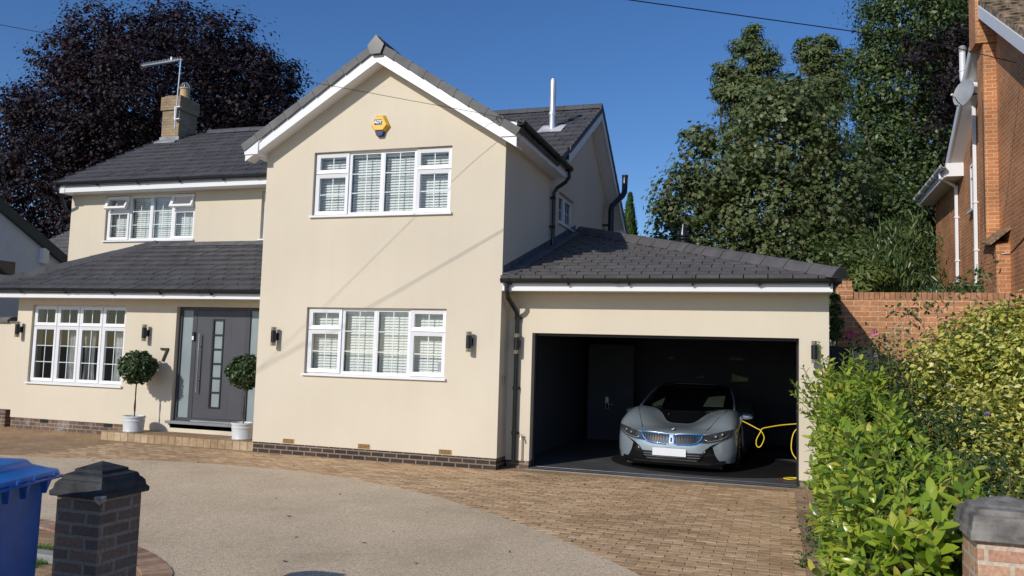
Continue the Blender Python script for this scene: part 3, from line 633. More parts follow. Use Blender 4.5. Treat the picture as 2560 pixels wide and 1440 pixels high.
# upper left eaves
b = MB(); b.box(xl+.02, -0.27, 2.31, 2.33, 5.16, 5.38); b.box(xl+.02, -0.27, 2.33, 2.699, 5.17, 5.19); b.box(xl+.0, xl+.25, 2.295, 2.36, 5.15, 5.38); part(b, 'fascia', 'upvc')
gutter('gutter', (xl-.06, 2.31, 5.365), (-0.27, 2.31, 5.34), H, brk=.95)
b = MB(); b.tube([(xl+.05, 2.24, 5.35), (xl+.05, 2.24, 5.22), (xl+.10, 2.36, 5.08), (xl-.01, 2.6, 4.86), (xl-.02, 2.72, 4.8), (xl-.02, 2.9, 4.7)], 0.034, 10); part(b, 'downpipe', 'gutter')
# canopy roof over the lower left --------------------------------------------------
cy0, cz0 = 0.36, 2.765; csl = (3.95-cz0)/(2.7-cy0); Lc = (2.7-cy0)*math.hypot(1, csl); cxl = -6.98; cxr = -.002
roof_plane('porch_roof', (cxl, cy0, cz0), (1, 0, 0), (0, 1, csl), [(0, 0), (cxr-cxl, 0), (cxr-cxl, Lc), (2.7-cy0, Lc)], H, tw=.33, gauge=.265)
roof_plane('porch_roof_side', (cxl, cy0, cz0), (0, 1, 0), (1, 0, csl), [(0, 0), (2.7-cy0, 0), (2.7-cy0, Lc)], H, tw=.33, gauge=.265)
ridge('hip_tiles', (cxl-.03, cy0-.03, cz0+.03), (cxl+2.7-cy0, 2.69, 3.95+.045), H, L=.43)
b = MB(); b.hexa([(-4.55, 2.699, 4.015), (cxr, 2.699, 4.015), (cxr, 2.50, 3.92), (-4.75, 2.50, 3.92)], [(-4.55, 2.699, 4.035), (cxr, 2.699, 4.035), (cxr, 2.50, 3.935), (-4.75, 2.50, 3.935)]); part(b, 'lead_flashing', 'lead')
b = MB(); b.box(cxl+.03, cxr, .385, .405, 2.625, 2.80); b.box(cxl+.03, cxr, .405, .799, 2.63, 2.65); part(b, 'fascia', 'upvc')
gutter('gutter', (cxl-.05, .385, 2.80), (cxr-.003, .385, 2.77), H, brk=.9)
# garage --------------------------------------------------
M['silver'] = mat('silvery_underlay', (.75, .75, .76), .25, .4)
gy = 0.42; g0, g1, gz = 4.783, 8.778, 2.13; gx1 = 9.18
b = MB(wallxf('-y', gy)); panel(b, (W_+.001, gx1, 0.12, 2.86), [(g0, g1, 0.12, gz)], 0.24); part(b, 'garage_front_wall', 'render')
for xa_, xb_ in ((W_+.012, g0-.01), (g1+.01, gx1-.012)):
    b = MB(); b.box(xa_, xb_, gy+.012, gy+.235, -.3, .1195); part(b, 'plinth', 'plinth2', 'reddish brick plinth of the garage')
b = MB(); b.box(gx1-.24, gx1, gy+.24, 6.6, 0.0, 2.86); part(b, 'garage_side_wall', 'render')
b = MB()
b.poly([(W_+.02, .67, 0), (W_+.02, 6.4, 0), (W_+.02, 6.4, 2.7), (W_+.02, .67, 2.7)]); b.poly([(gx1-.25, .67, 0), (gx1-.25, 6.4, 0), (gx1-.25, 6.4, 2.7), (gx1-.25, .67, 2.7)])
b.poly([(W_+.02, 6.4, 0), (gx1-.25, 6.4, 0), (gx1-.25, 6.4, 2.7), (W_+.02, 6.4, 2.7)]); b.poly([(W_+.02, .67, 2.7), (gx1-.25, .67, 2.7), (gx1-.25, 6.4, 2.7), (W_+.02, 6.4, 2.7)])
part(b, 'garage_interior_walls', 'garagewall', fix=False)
b = MB(); b.box(g0+.001, g0+.03, gy+.17, gy+.22, 0.024, gz-.001); b.box(g1-.03, g1-.001, gy+.17, gy+.22, .024, gz-.001); b.box(g0+.03, g1-.03, gy+.17, gy+.22, gz-.04, gz-.001); part(b, 'garage_door_frame', 'blackplastic')
b = MB(); b.box(g0+.02, g1-.02, gy+.22, 1.9, gz+.02, gz+.07); part(b, 'garage_door', 'blackplastic', 'dark up and over door folded under the garage ceiling')
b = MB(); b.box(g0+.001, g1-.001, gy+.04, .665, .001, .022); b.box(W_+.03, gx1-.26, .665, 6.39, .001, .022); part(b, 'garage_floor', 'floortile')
b = MB(); b.box(g0+.001, g1-.001, gy+.20, gy+.206, .0225, .026); part(b, 'threshold_strip', 'steel')
b = MB(); b.box(g0-.02, g1+.03, gy-.075, gy+.035, .001, .016)
part(b, 'drain_channel', 'steel')
b = MB(); x = g0
while x < g1: b.box(x, x+.018, gy-.065, gy+.022, .0165, .0175); x += .036
part(b, 'drain_slots', 'dark')
b = MB(); b.box(8.50, 8.53, gy+.30, 3.2, .0225, .0235); part(b, 'floor_line', mat('faded_red_paint', (0.20, 0.035, 0.03), .6, var=.3, scale=20))
# garage roof
M['gslate'] = mat('warm_grey_plain_tile', (0.098, 0.091, 0.09), 0.6, var=0.10, scale=4, bump=.3)  # garage tiles in a slightly lighter, warmer grey than the main roof
ex = 9.255; ey = -0.06; ez = 2.945; gs = 0.295
Lg = lambda d: d*math.hypot(1, gs)
wx = ex-W_-.003; yy = wx        # 45 degree hip in plan
roof_plane('garage_roof', (W_+.003, ey, ez), (1, 0, 0), (0, 1, gs), [(0, 0), (wx, 0), (0, Lg(yy))], H, tw=.33, gauge=.27, step=.03, m=M['gslate'])
roof_plane('garage_roof_side', (ex, ey, ez), (0, 1, 0), (-1, 0, gs), [(0, 0), (7.0, 0), (7.0, Lg(yy)), (yy, Lg(yy))], H, tw=.33, gauge=.27, step=.03, m=M['gslate'])
ridge('hip_tiles', (ex+.03, ey-.03, ez+.05), (W_+.12, ey+wx-.12, ez+gs*wx+.045), H, L=.46, w=.15, h=.10, m=M['gslate'])
b = MB()
b.hexa([(W_+.004, ey+.06, ez+.085), (W_+.20, ey+.06, ez+.065), (W_+.20, 4.75, ez+gs*4.81+.065), (W_+.004, 4.75, ez+gs*4.81+.085)], [(W_+.004, ey+.06, ez+.10), (W_+.20, ey+.06, ez+.072), (W_+.20, 4.75, ez+gs*4.81+.072), (W_+.004, 4.75, ez+gs*4.81+.10)])
b.hexa([(W_+.002, ey+.06, ez+.10), (W_+.012, ey+.06, ez+.10), (W_+.012, 4.75, ez+gs*4.81+.10), (W_+.002, 4.75, ez+gs*4.81+.10)], [(W_+.002, ey+.06, ez+.20), (W_+.012, ey+.06, ez+.20), (W_+.012, 4.75, ez+gs*4.81+.20), (W_+.002, 4.75, ez+gs*4.81+.20)])
part(b, 'lead_flashing', 'lead')
b = MB(); b.box(W_+.003, ex-.05, 0.0, 0.018, 2.765, 2.95); b.box(W_+.003, ex-.05, .018, gy-.001, 2.775, 2.795); b.box(ex-.068, ex-.05, .018, 6.8, 2.765, 2.95); b.box(gx1+.001, ex-.068, gy, 6.8, 2.775, 2.795); part(b, 'fascia', 'upvc')
gutter('gutter', (W_+.004, 0.0, 2.935), (ex+.06, 0.0, 2.93), H, brk=.8)
gutter('gutter', (ex-.05, -.06, 2.93), (ex-.05, 6.8, 2.92), H, out=(1, 0, 0), brk=.9)
for (xa, xb) in ((4.50, 4.95), (6.62, 7.02)):
    b = MB(); n = 10; P = [(xa+(xb-xa)*i/n, -.022-.006*math.sin(i*1.3), 2.953+.010*math.sin(i*2.1)) for i in range(n+1)]
    for p, q in zip(P, P[1:]): b.poly([p, q, (q[0], q[1]-.038, q[2]-.004), (p[0], p[1]-.038, p[2]-.004)])
    part(b, 'underlay_strip', 'silver', fix=False)
# downpipe in the front corner with its swan neck, tap with pipe
b = MB(); b.tube([(W_+.10, -.06, 2.87), (W_+.10, -.06, 2.76), (W_+.10, .02, 2.66), (W_+.16, .30, 2.46), (W_+.16, gy-.06, 2.36), (W_+.16, gy-.06, .10)], 0.036, 12)
for z in (2.36, 1.25, .55): b.lathe([(0.043, -.03), (.043, .03)], (W_+.16, gy-.06, z), 12); b.box(W_+.10, W_+.22, gy-.03, gy-.001, z-.018, z+.018)
part(b, 'downpipe', 'gutter')
b = MB(); b.tube([(W_+.285, gy-.03, .12), (W_+.285, gy-.03, .48), (W_+.285, gy-.07, .50)], .009, 8); b.tube([(W_+.285, gy-.001, .50), (W_+.285, gy-.11, .50), (W_+.285, gy-.12, .46)], .012, 8); b.box(W_+.265, W_+.305, gy-.075, gy-.06, .525, .535); b.tube([(W_+.285, gy-.07, .5), (W_+.285, gy-.07, .53)], .006, 6)
part(b, 'garden_tap', 'brass')
b = MB(); b.box(W_+.001, W_+.03, .16, .24, 1.30, 1.44); part(b, 'key_box', 'steel')
# windows --------------------------------------------------
make_window(H, '-y', 0, *uw, 'casement', 'upper window of the front gable, closed white slat blinds')
wl = make_window(H, '-y', 0, *lw, 'casement', 'lower window of the front gable')
make_window(H, '-y', 2.7, -6.144, -3.697, 4.094, 5.124, 'casement', 'upstairs window with both small top lights propped open', openf=24)
make_window(H, '-y', 0.8, *lwn, 'cottage', 'four light cottage window with curtains', blind=False, curtains=True)
b = MB(); b.box(3.30, 3.38, -.0, .0, 0, 0) if False else None
# small security label in the lower right pane
b = MB(wallxf('-y', 0)); b.box(3.335, 3.385, -.0755, -.0735, 1.47, 1.63); part(b, 'window_label', mat('label_grey', (.30, .33, .33), .5, var=.3, scale=80), parent=wl)
# narrow window beside the gable
X = wallxf('-y', 2.7); b = MB(X); bars(b, -1.99, -1.5, 4.07, 5.10, .06, -.14, -.07); b.box(-2.02, -1.47, -.06, .04, 4.035, 4.069); nw = part(b, 'window', 'upvc', 'narrow window partly hidden beside the gable')
b = MB(X); b.poly([(-1.94, -.1, 4.12), (-1.55, -.1, 4.12), (-1.55, -.1, 5.05), (-1.94, -.1, 5.05)]); part(b, 'window_glass', 'glass', parent=nw, fix=False)
# side window above the garage roof
X = wallxf('+x', W_+.004); b = MB(X); bars(b, sw[0], sw[1], sw[2], sw[3], .04, -.13, -.07); b.box(3.93, 3.99, -.13, -.071, sw[2]+.04, sw[3]-.04); b.box(sw[0]-.04, sw[1]+.04, -.05, .045, sw[2]-.035, sw[2]-.001)
bars(b, 3.37, 3.93, 4.44, 4.98, .045, -.11, -.055); bars(b, 3.99, 4.56, 4.44, 4.98, .045, -.11, -.055); sd = part(b, 'window', 'upvc', 'small side window above the garage roof')
b = MB(X); b.poly([(3.41, -.09, 4.48), (3.89, -.09, 4.48), (3.89, -.09, 4.94), (3.41, -.09, 4.94)]); b.poly([(4.03, -.09, 4.48), (4.52, -.09, 4.48), (4.52, -.09, 4.94), (4.03, -.09, 4.94)]); part(b, 'window_glass', 'glass', parent=sd, fix=False)
b = MB(X); geo(b, 3.41, 3.89, 4.48, 4.94, 2, 2, -.088, -.082); geo(b, 4.03, 4.52, 4.48, 4.94, 2, 2, -.088, -.082); part(b, 'glazing_bars', 'upvc', parent=sd)
# air bricks --------------------------------------------------
b = MB()
for x in (0.603, 2.012, 3.433):
    b.box(x-.005, x+.215, -.004, -.0005, .187, .262)
    part(b, 'air_brick', mat('yellow_air_brick', (.42, .25, .09), .8) if x < 1 else bpy.data.materials['yellow_air_brick']); b = MB()
    for i in range(8):
        for j in range(3): b.box(x+.012+i*.024, x+.026+i*.024, -.006, -.0045, .199+j*.021, .212+j*.021)
    part(b, 'air_brick_holes', 'dark'); b = MB()
for x in (-5.55, -3.95):
    b = MB(); b.box(x, x+.2, .806, .811, .145, .215)
    for i in range(4): pass
    part(b, 'air_brick', 'dark', 'dark vent in the left plinth')
# front door --------------------------------------------------
X = wallxf('-y', 0.8); b = MB(X); fz0, fz1 = .36, 2.50
for (a, c, d, e) in ((-2.395, -2.335, fz0, fz1), (-2.085, -1.99, fz0, fz1), (-.90, -.81, fz0, fz1), (-.36, -.30, fz0, fz1)): b.box(a, c, -.16, -.09, d, e)
for (a, c) in ((-2.335, -2.085), (-1.99, -.90), (-.81, -.36)): b.box(a, c, -.158, -.092, fz1-.06, fz1); b.box(a, c, -.158, -.092, fz0, fz0+.055)
df = part(b, 'door_frame', 'anthra2')
b = MB(X); b.box(-2.335, -2.085, -.13, -.12, fz0+.055, fz1-.06); part(b, 'sidelight_glass', 'frost', parent=df); b = MB(X); b.box(-.81, -.36, -.13, -.12, fz0+.055, fz1-.06); part(b, 'sidelight_glass', 'frost', parent=df)
b = MB(X); a, c, d, e = -1.985, -.905, fz0+.06, fz1-.065
gx0, gx1_, gz0, gz1 = -1.60, -1.40, .64, 2.25
for (p, q, r_, t_) in ((a, gx0-.03, d, e), (gx1_+.03, c, d, e), (gx0-.03, gx1_+.03, d, gz0-.03), (gx0-.03, gx1_+.03, gz1+.03, e)): b.box(p, q, -.145, -.095, r_, t_)
b.box(-1.22, -1.215, -.0955, -.0935, d+.05, e-.05); dd = part(b, 'front_door', 'anthra', 'dark grey front door with a strip of small frosted panes')
b = MB(X); bars(b, gx0-.03, gx1_+.03, gz0-.03, gz1+.03, .03, -.13, -.085)
for k in range(1, 6): z = gz0+(gz1-gz0)*k/6; b.box(gx0, gx1_, -.125, -.088, z-.014, z+.014)
part(b, 'door_glazing_trim', 'blackplastic', parent=dd)
b = MB(X); b.box(gx0, gx1_, -.125, -.115, gz0, gz1); part(b, 'door_glass', 'frost', parent=dd)
b = MB(X); b.tube([(-1.875, -.03, .90), (-1.875, -.03, 2.0)], .015, 10); b.tube([(-1.875, -.03, 1.12), (-1.875, -.095, 1.12)], .009, 8); b.tube([(-1.875, -.03, 1.76), (-1.875, -.095, 1.76)], .009, 8); part(b, 'door_handle', 'steel', parent=dd)
b = MB(X); b.box(-2.45, -.02, -.15, .075, .305, .355); part(b, 'door_sill', mat('grey_door_sill', (.22, .23, .24), .5))
b = MB(X); b.box(-2.0, -.90, -.092, -.07, .357, .375); part(b, 'threshold_strip', 'steel')
b = MB(X); b.box(-2.395, -.001, -.10, .0, .10, .3045); b.box(-3.2995, -2.3955, -.2, .0, .10, .2195); part(b, 'door_riser', 'render')
# chimney --------------------------------------------------
b = MB(); b.box(-7.06, -6.52, 5.30, 5.98, 6.3, 7.96); b.box(-7.10, -6.48, 5.26, 6.02, 7.9605, 8.32); ch = part(b, 'chimney', 'chim')
b = MB(); b.box(-7.04, -6.54, 5.33, 5.94, 8.3205, 8.37); part(b, 'chimney_flaunching', mat('mossy_mortar', (.24, .19, .10), .95, var=.5, scale=14, bump=1), parent=ch)
b = MB(); b.lathe([(.135, 0), (.13, .05), (.12, .24), (.14, .25), (.14, .29), (.12, .29), (.10, .1)], (-6.66, 5.62, 8.36), 18); part(b, 'chimney_pot', mat('buff_clay_pot', (.52, .38, .20), .8), parent=ch, smooth=False)
b = MB()
for k in range(6):
    a = math.pi*k/6; b.tube([(-6.66+.125*math.cos(a)*math.cos(t), 5.62+.125*math.sin(a)*math.cos(t), 8.64+.17*math.sin(t)) for t in np.linspace(0, math.pi, 9)], .004, 5)
b.tube([(-6.66+.115*math.cos(t), 5.62+.115*math.sin(t), 8.72) for t in np.linspace(0, 6.28, 14)], .004, 5); part(b, 'bird_guard', 'galv', parent=ch)
b = MB(); b.hexa([(-7.11, 5.10, 7.03), (-6.45, 5.10, 7.03), (-6.45, 5.295, 7.14), (-7.11, 5.295, 7.14)], [(-7.11, 5.10, 7.06), (-6.45, 5.10, 7.06), (-6.45, 5.295, 7.17), (-7.11, 5.295, 7.17)]); b.box(-7.10, -6.48, 5.285, 5.299, 7.16, 7.24); part(b, 'lead_flashing', mat('pale_lead', (.28, .29, .30), .5, var=.2), parent=ch)
# flues --------------------------------------------------
b = MB(); fx, fy = 3.957, 4.27; b.lathe([(.062, 0), (.062, .43), (.078, .44), (.078, .50), (.062, .51), (.062, 1.17), (.05, 1.22), (0.001, 1.225)], (fx, fy, 6.40), 18); fl = part(b, 'flue_pipe', 'galv', 'white metal flue standing on the roof slope', smooth=False); smooth_by_angle(fl)
b = MB(); b.lathe([(.067, .44), (.067, .49)], (fx, fy, 6.40), 16); part(b, 'flue_band', 'gutter', parent=fl)
b = MB(lambda u, v, h: (fx+u, fy+v, 6.56+.575*v+h)); b.box(-.26, .26, -.28, .20, .0, .012); part(b, 'flue_flashing', mat('pale_flashing', (.5, .5, .51), .5, var=.15), parent=fl)
b = MB(); b.tube([(4.60, 7.58, 3.9), (4.60, 7.58, 5.36), (4.61, 7.60, 5.48), (4.79, 8.02, 5.82), (4.82, 8.12, 5.93), (4.82, 8.16, 6.06), (4.82, 8.18, 6.32)], .072, 14); b.tube([(4.82, 8.18, 6.32), (4.82, 8.18, 6.38)], .08, 14)
b.box(4.395, 4.60, 7.55, 7.69, 5.0, 5.04); fl = part(b, 'flue_pipe', 'gutter', 'black cranked flue rising past the rear eaves'); smooth_by_angle(fl)
b = MB(); b.lathe([(.08, 0), (.08, .32), (.125, .34), (.125, .37), (.085, .39), (.11, .40), (.11, .44), (.05, .60), (.045, .66), (.001, .67)], (6.63, 5.0, 3.92), 18); fl = part(b, 'flue_cowl', 'gutter', 'black conical cowl behind the garage hip'); smooth_by_angle(fl)
# ridge of the garage roof behind the hip is hidden; close the rear
b = MB(); b.box(W_+.01, gx1, 6.6, 6.84, 0, 2.86); part(b, 'garage_rear_wall', 'render')

# ---------------------------------------------------------------- step, fixtures
b = MB(); b.box(-3.30, -0.001, .135, .80, .001, .145); 
st = tag(thing('doorstep', 'low tan block step in front of the dark grey front door', 'step', (-1.65, .45, 0)))
o = b.build('step_tread', M['paving'], st)
b = MB(); x = -3.315
while x < -.03:
    w = min(.148, -.002-x); b.box(x+.003, x+w-.003, .10, .134, .001, .148+random.uniform(-.002, .002)); x += .15
for k in range(5): b.box(-3.335, -3.302, .14+k*.13, .26+k*.13, .001, .147)
b.build('step_riser', rand_mat('pale_riser_blocks', [(0, (.34, .24, .14)), (.5, (.44, .32, .19)), (1, (.52, .40, .26))]), st)
def wall_lamp(x, y, z, first=[None], label=''):
    if first[0] is None:
        t = thing('wall_lamp', label, 'wall lamp', (x, y, z), 0, 'black cylinder up and down lamps on the house walls')
        b = MB(); b.lathe([(.045, -.10), (.045, .10)], (0, -.105, 0), 18); smooth_by_angle(b.build('lamp_body', M['blackplastic'], t, world=False))
        b = MB(); b.box(-.035, .035, -.02, -.001, -.06, .06); b.box(-.022, .022, -.065, -.02, -.03, .03); b.build('wall_bracket', M['blackplastic'], t, world=False)
        b = MB()
        for s_ in (-1, 1):
            for zz in (.115, .135, .155): b.lathe([(.047, s_*zz-.0035), (.047, s_*zz+.0035), (.034, s_*zz+.0035), (.034, s_*zz-.0035)], (0, -.105, 0), 18)
            for a in range(4): b.box(math.cos(a*1.57+.78)*.040-.003, math.cos(a*1.57+.78)*.040+.003, -.105+math.sin(a*1.57+.78)*.040-.003, -.105+math.sin(a*1.57+.78)*.040+.003, min(s_*.10, s_*.155), max(s_*.10, s_*.155))
        b.build('lamp_cage', M['brass'], t, world=False)
        b = MB()
        for s_ in (-1, 1): b.lathe([(.030, min(s_*.10, s_*.15)), (.030, max(s_*.10, s_*.15))], (0, -.105, 0), 14)
        b.build('lamp_glass', M['frost'], t, world=False); first[0] = t; return t
    s = first[0]; r = s.copy(); COL.objects.link(r); r.location = (x, y, z); r['label'] = label
    for ch_ in s.children: c = ch_.copy(); COL.objects.link(c); c.parent = r
    return r
for x, y, z, l in ((0.38, 0, 1.965, 'black cylinder wall lamp on the gable just right of the front door'), (3.91, 0, 1.955, 'black cylinder wall lamp on the gable right of the lower window'),
                   (-6.20, .8, 1.995, 'black cylinder wall lamp at the far left corner beside the cottage window'), (-3.03, .8, 1.985, 'black cylinder wall lamp between the cottage window and the number 7'),
                   (4.56, gy, 1.95, 'black cylinder wall lamp in shade beside the corner downpipe of the garage'), (8.98, gy, 1.935, 'black cylinder wall lamp right of the garage opening above the laurel')):
    wall_lamp(x, y, z, label=l)
# house number
b = MB(); pts = [(-2.70, 1.71), (-2.52, 1.71), (-2.52, 1.68), (-2.615, 1.46), (-2.66, 1.46), (-2.575, 1.67), (-2.70, 1.67)]
b.hexa([(x, .772, z) for x, z in pts], [(x, .799, z) for x, z in pts]); tag(b.build('house_number', M['brass_dark'] if 'brass_dark' in M else mat('bronze_number', (.06, .05, .035), .4, .5), None), 'bronze numeral 7 mounted on the cream wall beside the door', 'house number')
# doorbell camera
b = MB(); b.box(-2.065, -2.01, .855, .889, 1.86, 2.03); db = tag(b.build('doorbell_camera', M['blackplastic'], None, bevel=.008), 'small black and white doorbell camera on the left door frame', 'doorbell'); b = MB(); b.box(-2.058, -2.017, .8505, .8545, 1.875, 1.95); b.build('doorbell_button', M['white'], db)
# burglar alarm box
al = thing('alarm_box', 'yellow hexagonal burglar alarm box with blue base on the gable', 'alarm box', (2.18, 0, 5.51))
hexo = [(.165, -.0), (.075, .175), (-.075, .175), (-.165, .0), (-.085, -.10), (.085, -.10)]
b = MB(); b.hexa([(x, -.002, z) for x, z in hexo], [(x*.97, -.055, z*.97) for x, z in hexo]); b.hexa([(x*.97, -.055, z*.97) for x, z in hexo], [(x*.80, -.085, z*.80) for x, z in hexo])
b.build('alarm_cover', mat('alarm_yellow', (.78, .46, .015), .4, var=.02), al, world=False)
lo = [(.085, -.102), (-.085, -.102), (-.055, -.178), (.055, -.178)]
b = MB(); b.hexa([(x, -.002, z) for x, z in lo], [(x*.9, -.075, z*.97) for x, z in lo]); b.build('alarm_strobe', mat('alarm_blue', (.015, .025, .14), .25), al, world=False)
b = MB(); b.box(-.088, .052, -.089, -.0855, .005, .095); b.build('logo_plate', bpy.data.materials['alarm_blue'], al, world=False)
b = MB()
for i in range(9): z = -.075+i*.022; x = .12+(.02 if z < .03 else -.01*((z-.03)/.02)); b.box(x-.012, x+.012, -.07, -.066, z, z+.009) if False else None
def text_mesh(txt, size, mat_, parent, loc, rot, name, ext=.0015, bold=0.0):
    cu = bpy.data.curves.new('t', 'FONT'); cu.body = txt; cu.size = size; cu.extrude = ext; cu.align_x = 'CENTER'; cu.align_y = 'CENTER'; cu.offset = bold; cu.space_character = .88
    to = bpy.data.objects.new('t', cu); COL.objects.link(to); bpy.context.view_layer.update()
    me = bpy.data.meshes.new_from_object(to.evaluated_get(bpy.context.evaluated_depsgraph_get())); bpy.data.objects.remove(to); me.name = name
    o = bpy.data.objects.new(name, me); COL.objects.link(o); me.materials.clear(); me.materials.append(mat_); o.parent = parent; o.location = loc; o.rotation_euler = rot; return o
text_mesh('ADT', .075, M['white'], al, (-.018, -.0905, .050), (math.radians(90), 0, 0), 'logo_lettering', bold=.003)
# television aerial
ae = thing('tv_aerial', 'white television aerial on a mast strapped to the brick chimney', 'aerial', (-6.40, 5.2, 7.5))
b = MB(); b.tube([(-6.53, 5.17, 7.42), (-6.47, 5.17, 9.26)], .018, 8); b.build('mast', M['galv'], ae)
b = MB(); b.box(-6.56, -6.40, 5.16, 5.24, 7.98, 8.005); b.box(-6.56, -6.40, 5.16, 5.24, 7.66, 7.685); b.box(-6.60, -6.575, 5.2, 5.298, 7.66, 8.0); b.build('bracket', M['galv'], ae)
b = MB(); A0 = Vector((-6.42, 5.17, 9.27)); A1 = Vector((-7.72, 5.17, 9.20)); b.tube([A0, A1], .025, 6); b.build('boom', M['galv'], ae)
b = MB()
for i in range(26): q = A0.lerp(A1, .05+.92*i/25); b.tube([q+Vector((0, -.12, 0)), q+Vector((0, .12, 0))], .004, 4); b.tube([q, q+Vector((0, 0, .075))], .003, 4)
q = A0.lerp(A1, .27); b.box(q.x-.02, q.x+.02, 5.15, 5.19, q.z, q.z+.12); b.build('elements', M['galv'], ae)
# ---------------------------------------------------------------- turntable and car
tt = MB(); tt.lathe([(1.66, 0), (1.66, .012), (1.63, .016), (.001, .016)], (7.38, 2.50, .0225), 72); tag(tt.build('turntable', M['turntable'], None), 'round black car turntable let into the garage floor under the car', 'turntable')
M['paint'] = mat('silver_blue_paint', (0.42, 0.50, 0.56), 0.26, 0.55, var=0.01, coat=1.0)
M['paint2'] = M['paint']
M['cglass'] = mat('black_glass', (0.006, 0.007, 0.008), 0.06, var=0, spec=0.7, coat=0.5)
M['gloss'] = mat('gloss_black', (0.008, 0.008, 0.009), 0.12, var=0, spec=0.6)
M['kblue'] = mat('blue_surround', (0.018, 0.17, 0.46), 0.3, 0.2, var=0.02, coat=1)
M['lamp'] = mat('smoked_lamp', (0.035, 0.037, 0.04), 0.12, var=0.1, coat=1)
M['lamp2'] = mat('lamp_reflector', (0.42, 0.44, 0.46), 0.2, 0.6)
M['tyre'] = mat('tyre_rubber', (0.010, 0.010, 0.011), 0.75)
CAR = thing('sports_car', 'silver blue low sports coupe with black bonnet panel parked nose out in the garage', 'car', (6.91, 1.02, 0.038), -0.055)
def ss(t): t = max(0, min(1, t)); return t*t*(3-2*t)
def itp(x, tab):
    for (a, ya), (b2, yb) in zip(tab, tab[1:]):
        if x <= b2: return ya+(yb-ya)*max(0, (x-a)/(b2-a))
    return tab[-1][1]
OUT = [(0, 0.0), (.15, .004), (.3, .016), (.45, .045), (.6, .10), (.72, .165), (.82, .245), (.89, .34), (.935, .46), (.958, .62), (.968, .85), (.97, 1.15), (.965, 1.6), (.955, 2.1), (.96, 2.7), (.975, 3.3), (.965, 3.8), (.92, 4.25), (.80, 4.52), (.6, 4.63), (.3, 4.68), (0, 4.69)]
cc = [(0, .565), (.06, .60), (.15, .625), (.3, .645), (.6, .665), (.86, .685), (1.1, .745), (1.3, .80), (1.5, .86), (1.9, .90), (4.0, .90), (4.7, .82)]
kk = [(0, .56), (.2, .61), (.35, .67), (.5, .76), (.7, .845), (.95, .905), (1.2, .925), (1.6, .92), (2.4, .88), (3.3, .93), (4.2, .92), (4.7, .84)]
ee = [(0, .565), (.2, .58), (.35, .63), (.5, .69), (.7, .74), (1.0, .765), (1.6, .76), (2.4, .76), (3.4, .80), (4.7, .78)]
def hgt(x, y):
    x = abs(x); c, k, e = itp(y, cc), itp(y, kk), itp(y, ee)
    if x <= .76: return c+(k-c)*ss((x-.12)/.62)
    return k+(e-k)*(min(1, (x-.76)/.20))**2.0
def outy(x):
    x = abs(x); t = OUT[:12]
    for (a, ya), (b2, yb) in zip(t, t[1:]):
        if x <= b2: return ya+(yb-ya)*(x-a)/(b2-a)
    return 1.2
# side/front band: levels between the sill and the belt
def band_prof(t, belt, zb):     # inset from the plan outline
    z = zb+(belt-zb)*t; return z, (0.028*ss((t-.55)/.45)+0.05*max(0, .25-t)*2)
dense = []
for (a, b2) in zip(OUT, OUT[1:]):
    for t in (0, .5): dense.append((a[0]+(b2[0]-a[0])*t, a[1]+(b2[1]-a[1])*t))
dense.append(OUT[-1])
def arch(y):
    z = .145+.03*min(1, y/1.0) if y < .5 else .15
    for wy in (.98, 3.78):
        r_ = .40
        if abs(y-wy) < r_: z = max(z, .31+math.sqrt(r_*r_-(y-wy)**2)*1.0-.02)
    return min(z, .70)
def normal_in(i, P):
    a, c = P[max(0, i-1)], P[min(len(P)-1, i+1)]; dx, dy = c[0]-a[0], c[1]-a[1]; l = math.hypot(dx, dy); return (-dy/l, dx/l)
levels = [0, .12, .25, .4, .55, .7, .85, 1.0]
half = []
for i, (x, y) in enumerate(dense):
    nx, ny = normal_in(i, dense)
    if i == 0: nx, ny = 0, 1
    if i == len(dense)-1: nx, ny = 0, -1
    belt = hgt(min(x, .96), max(y, .0)); zb = arch(y) if .5 < y < 4.4 else .15
    col = []
    for t in levels:
        z, ins = band_prof(t, belt, zb); col.append((max(0, x+nx*ins), y+ny*ins, z))
    half.append(col)
b = MB(); ids = {}
full = [[(-px, py, pz) for px, py, pz in c] for c in half[::-1]]+half[1:-1]
n = len(full); g = [[b.p(q) for q in c] for c in full]
for i in range(n):
    j = (i+1) % n
    for k in range(len(levels)-1): b.f.append([g[i][k], g[j][k], g[j][k+1], g[i][k+1]])
# top skin as a height field inside the band top
R_ = 16; tops = []
for c in full:
    x, y, z = c[-1]; spine = 0.0; rib = []
    yc = min(max(y, .05), 4.6)
    for r in range(1, R_+1):
        t = r/R_; px = x*(1-t); py = y+(yc-y)*t
        rib.append((px, py, hgt(px, py)+.0))
    tops.append([b.p(q) for q in rib])
for i in range(n):
    j = (i+1) % n
    a, d = [g[i][-1]]+tops[i], [g[j][-1]]+tops[j]
    for k in range(R_):
        b.f.append([a[k], d[k], d[k+1], a[k+1]])
body = b.build('body', M['paint'], CAR, world=False); smooth_by_angle(body, 50)
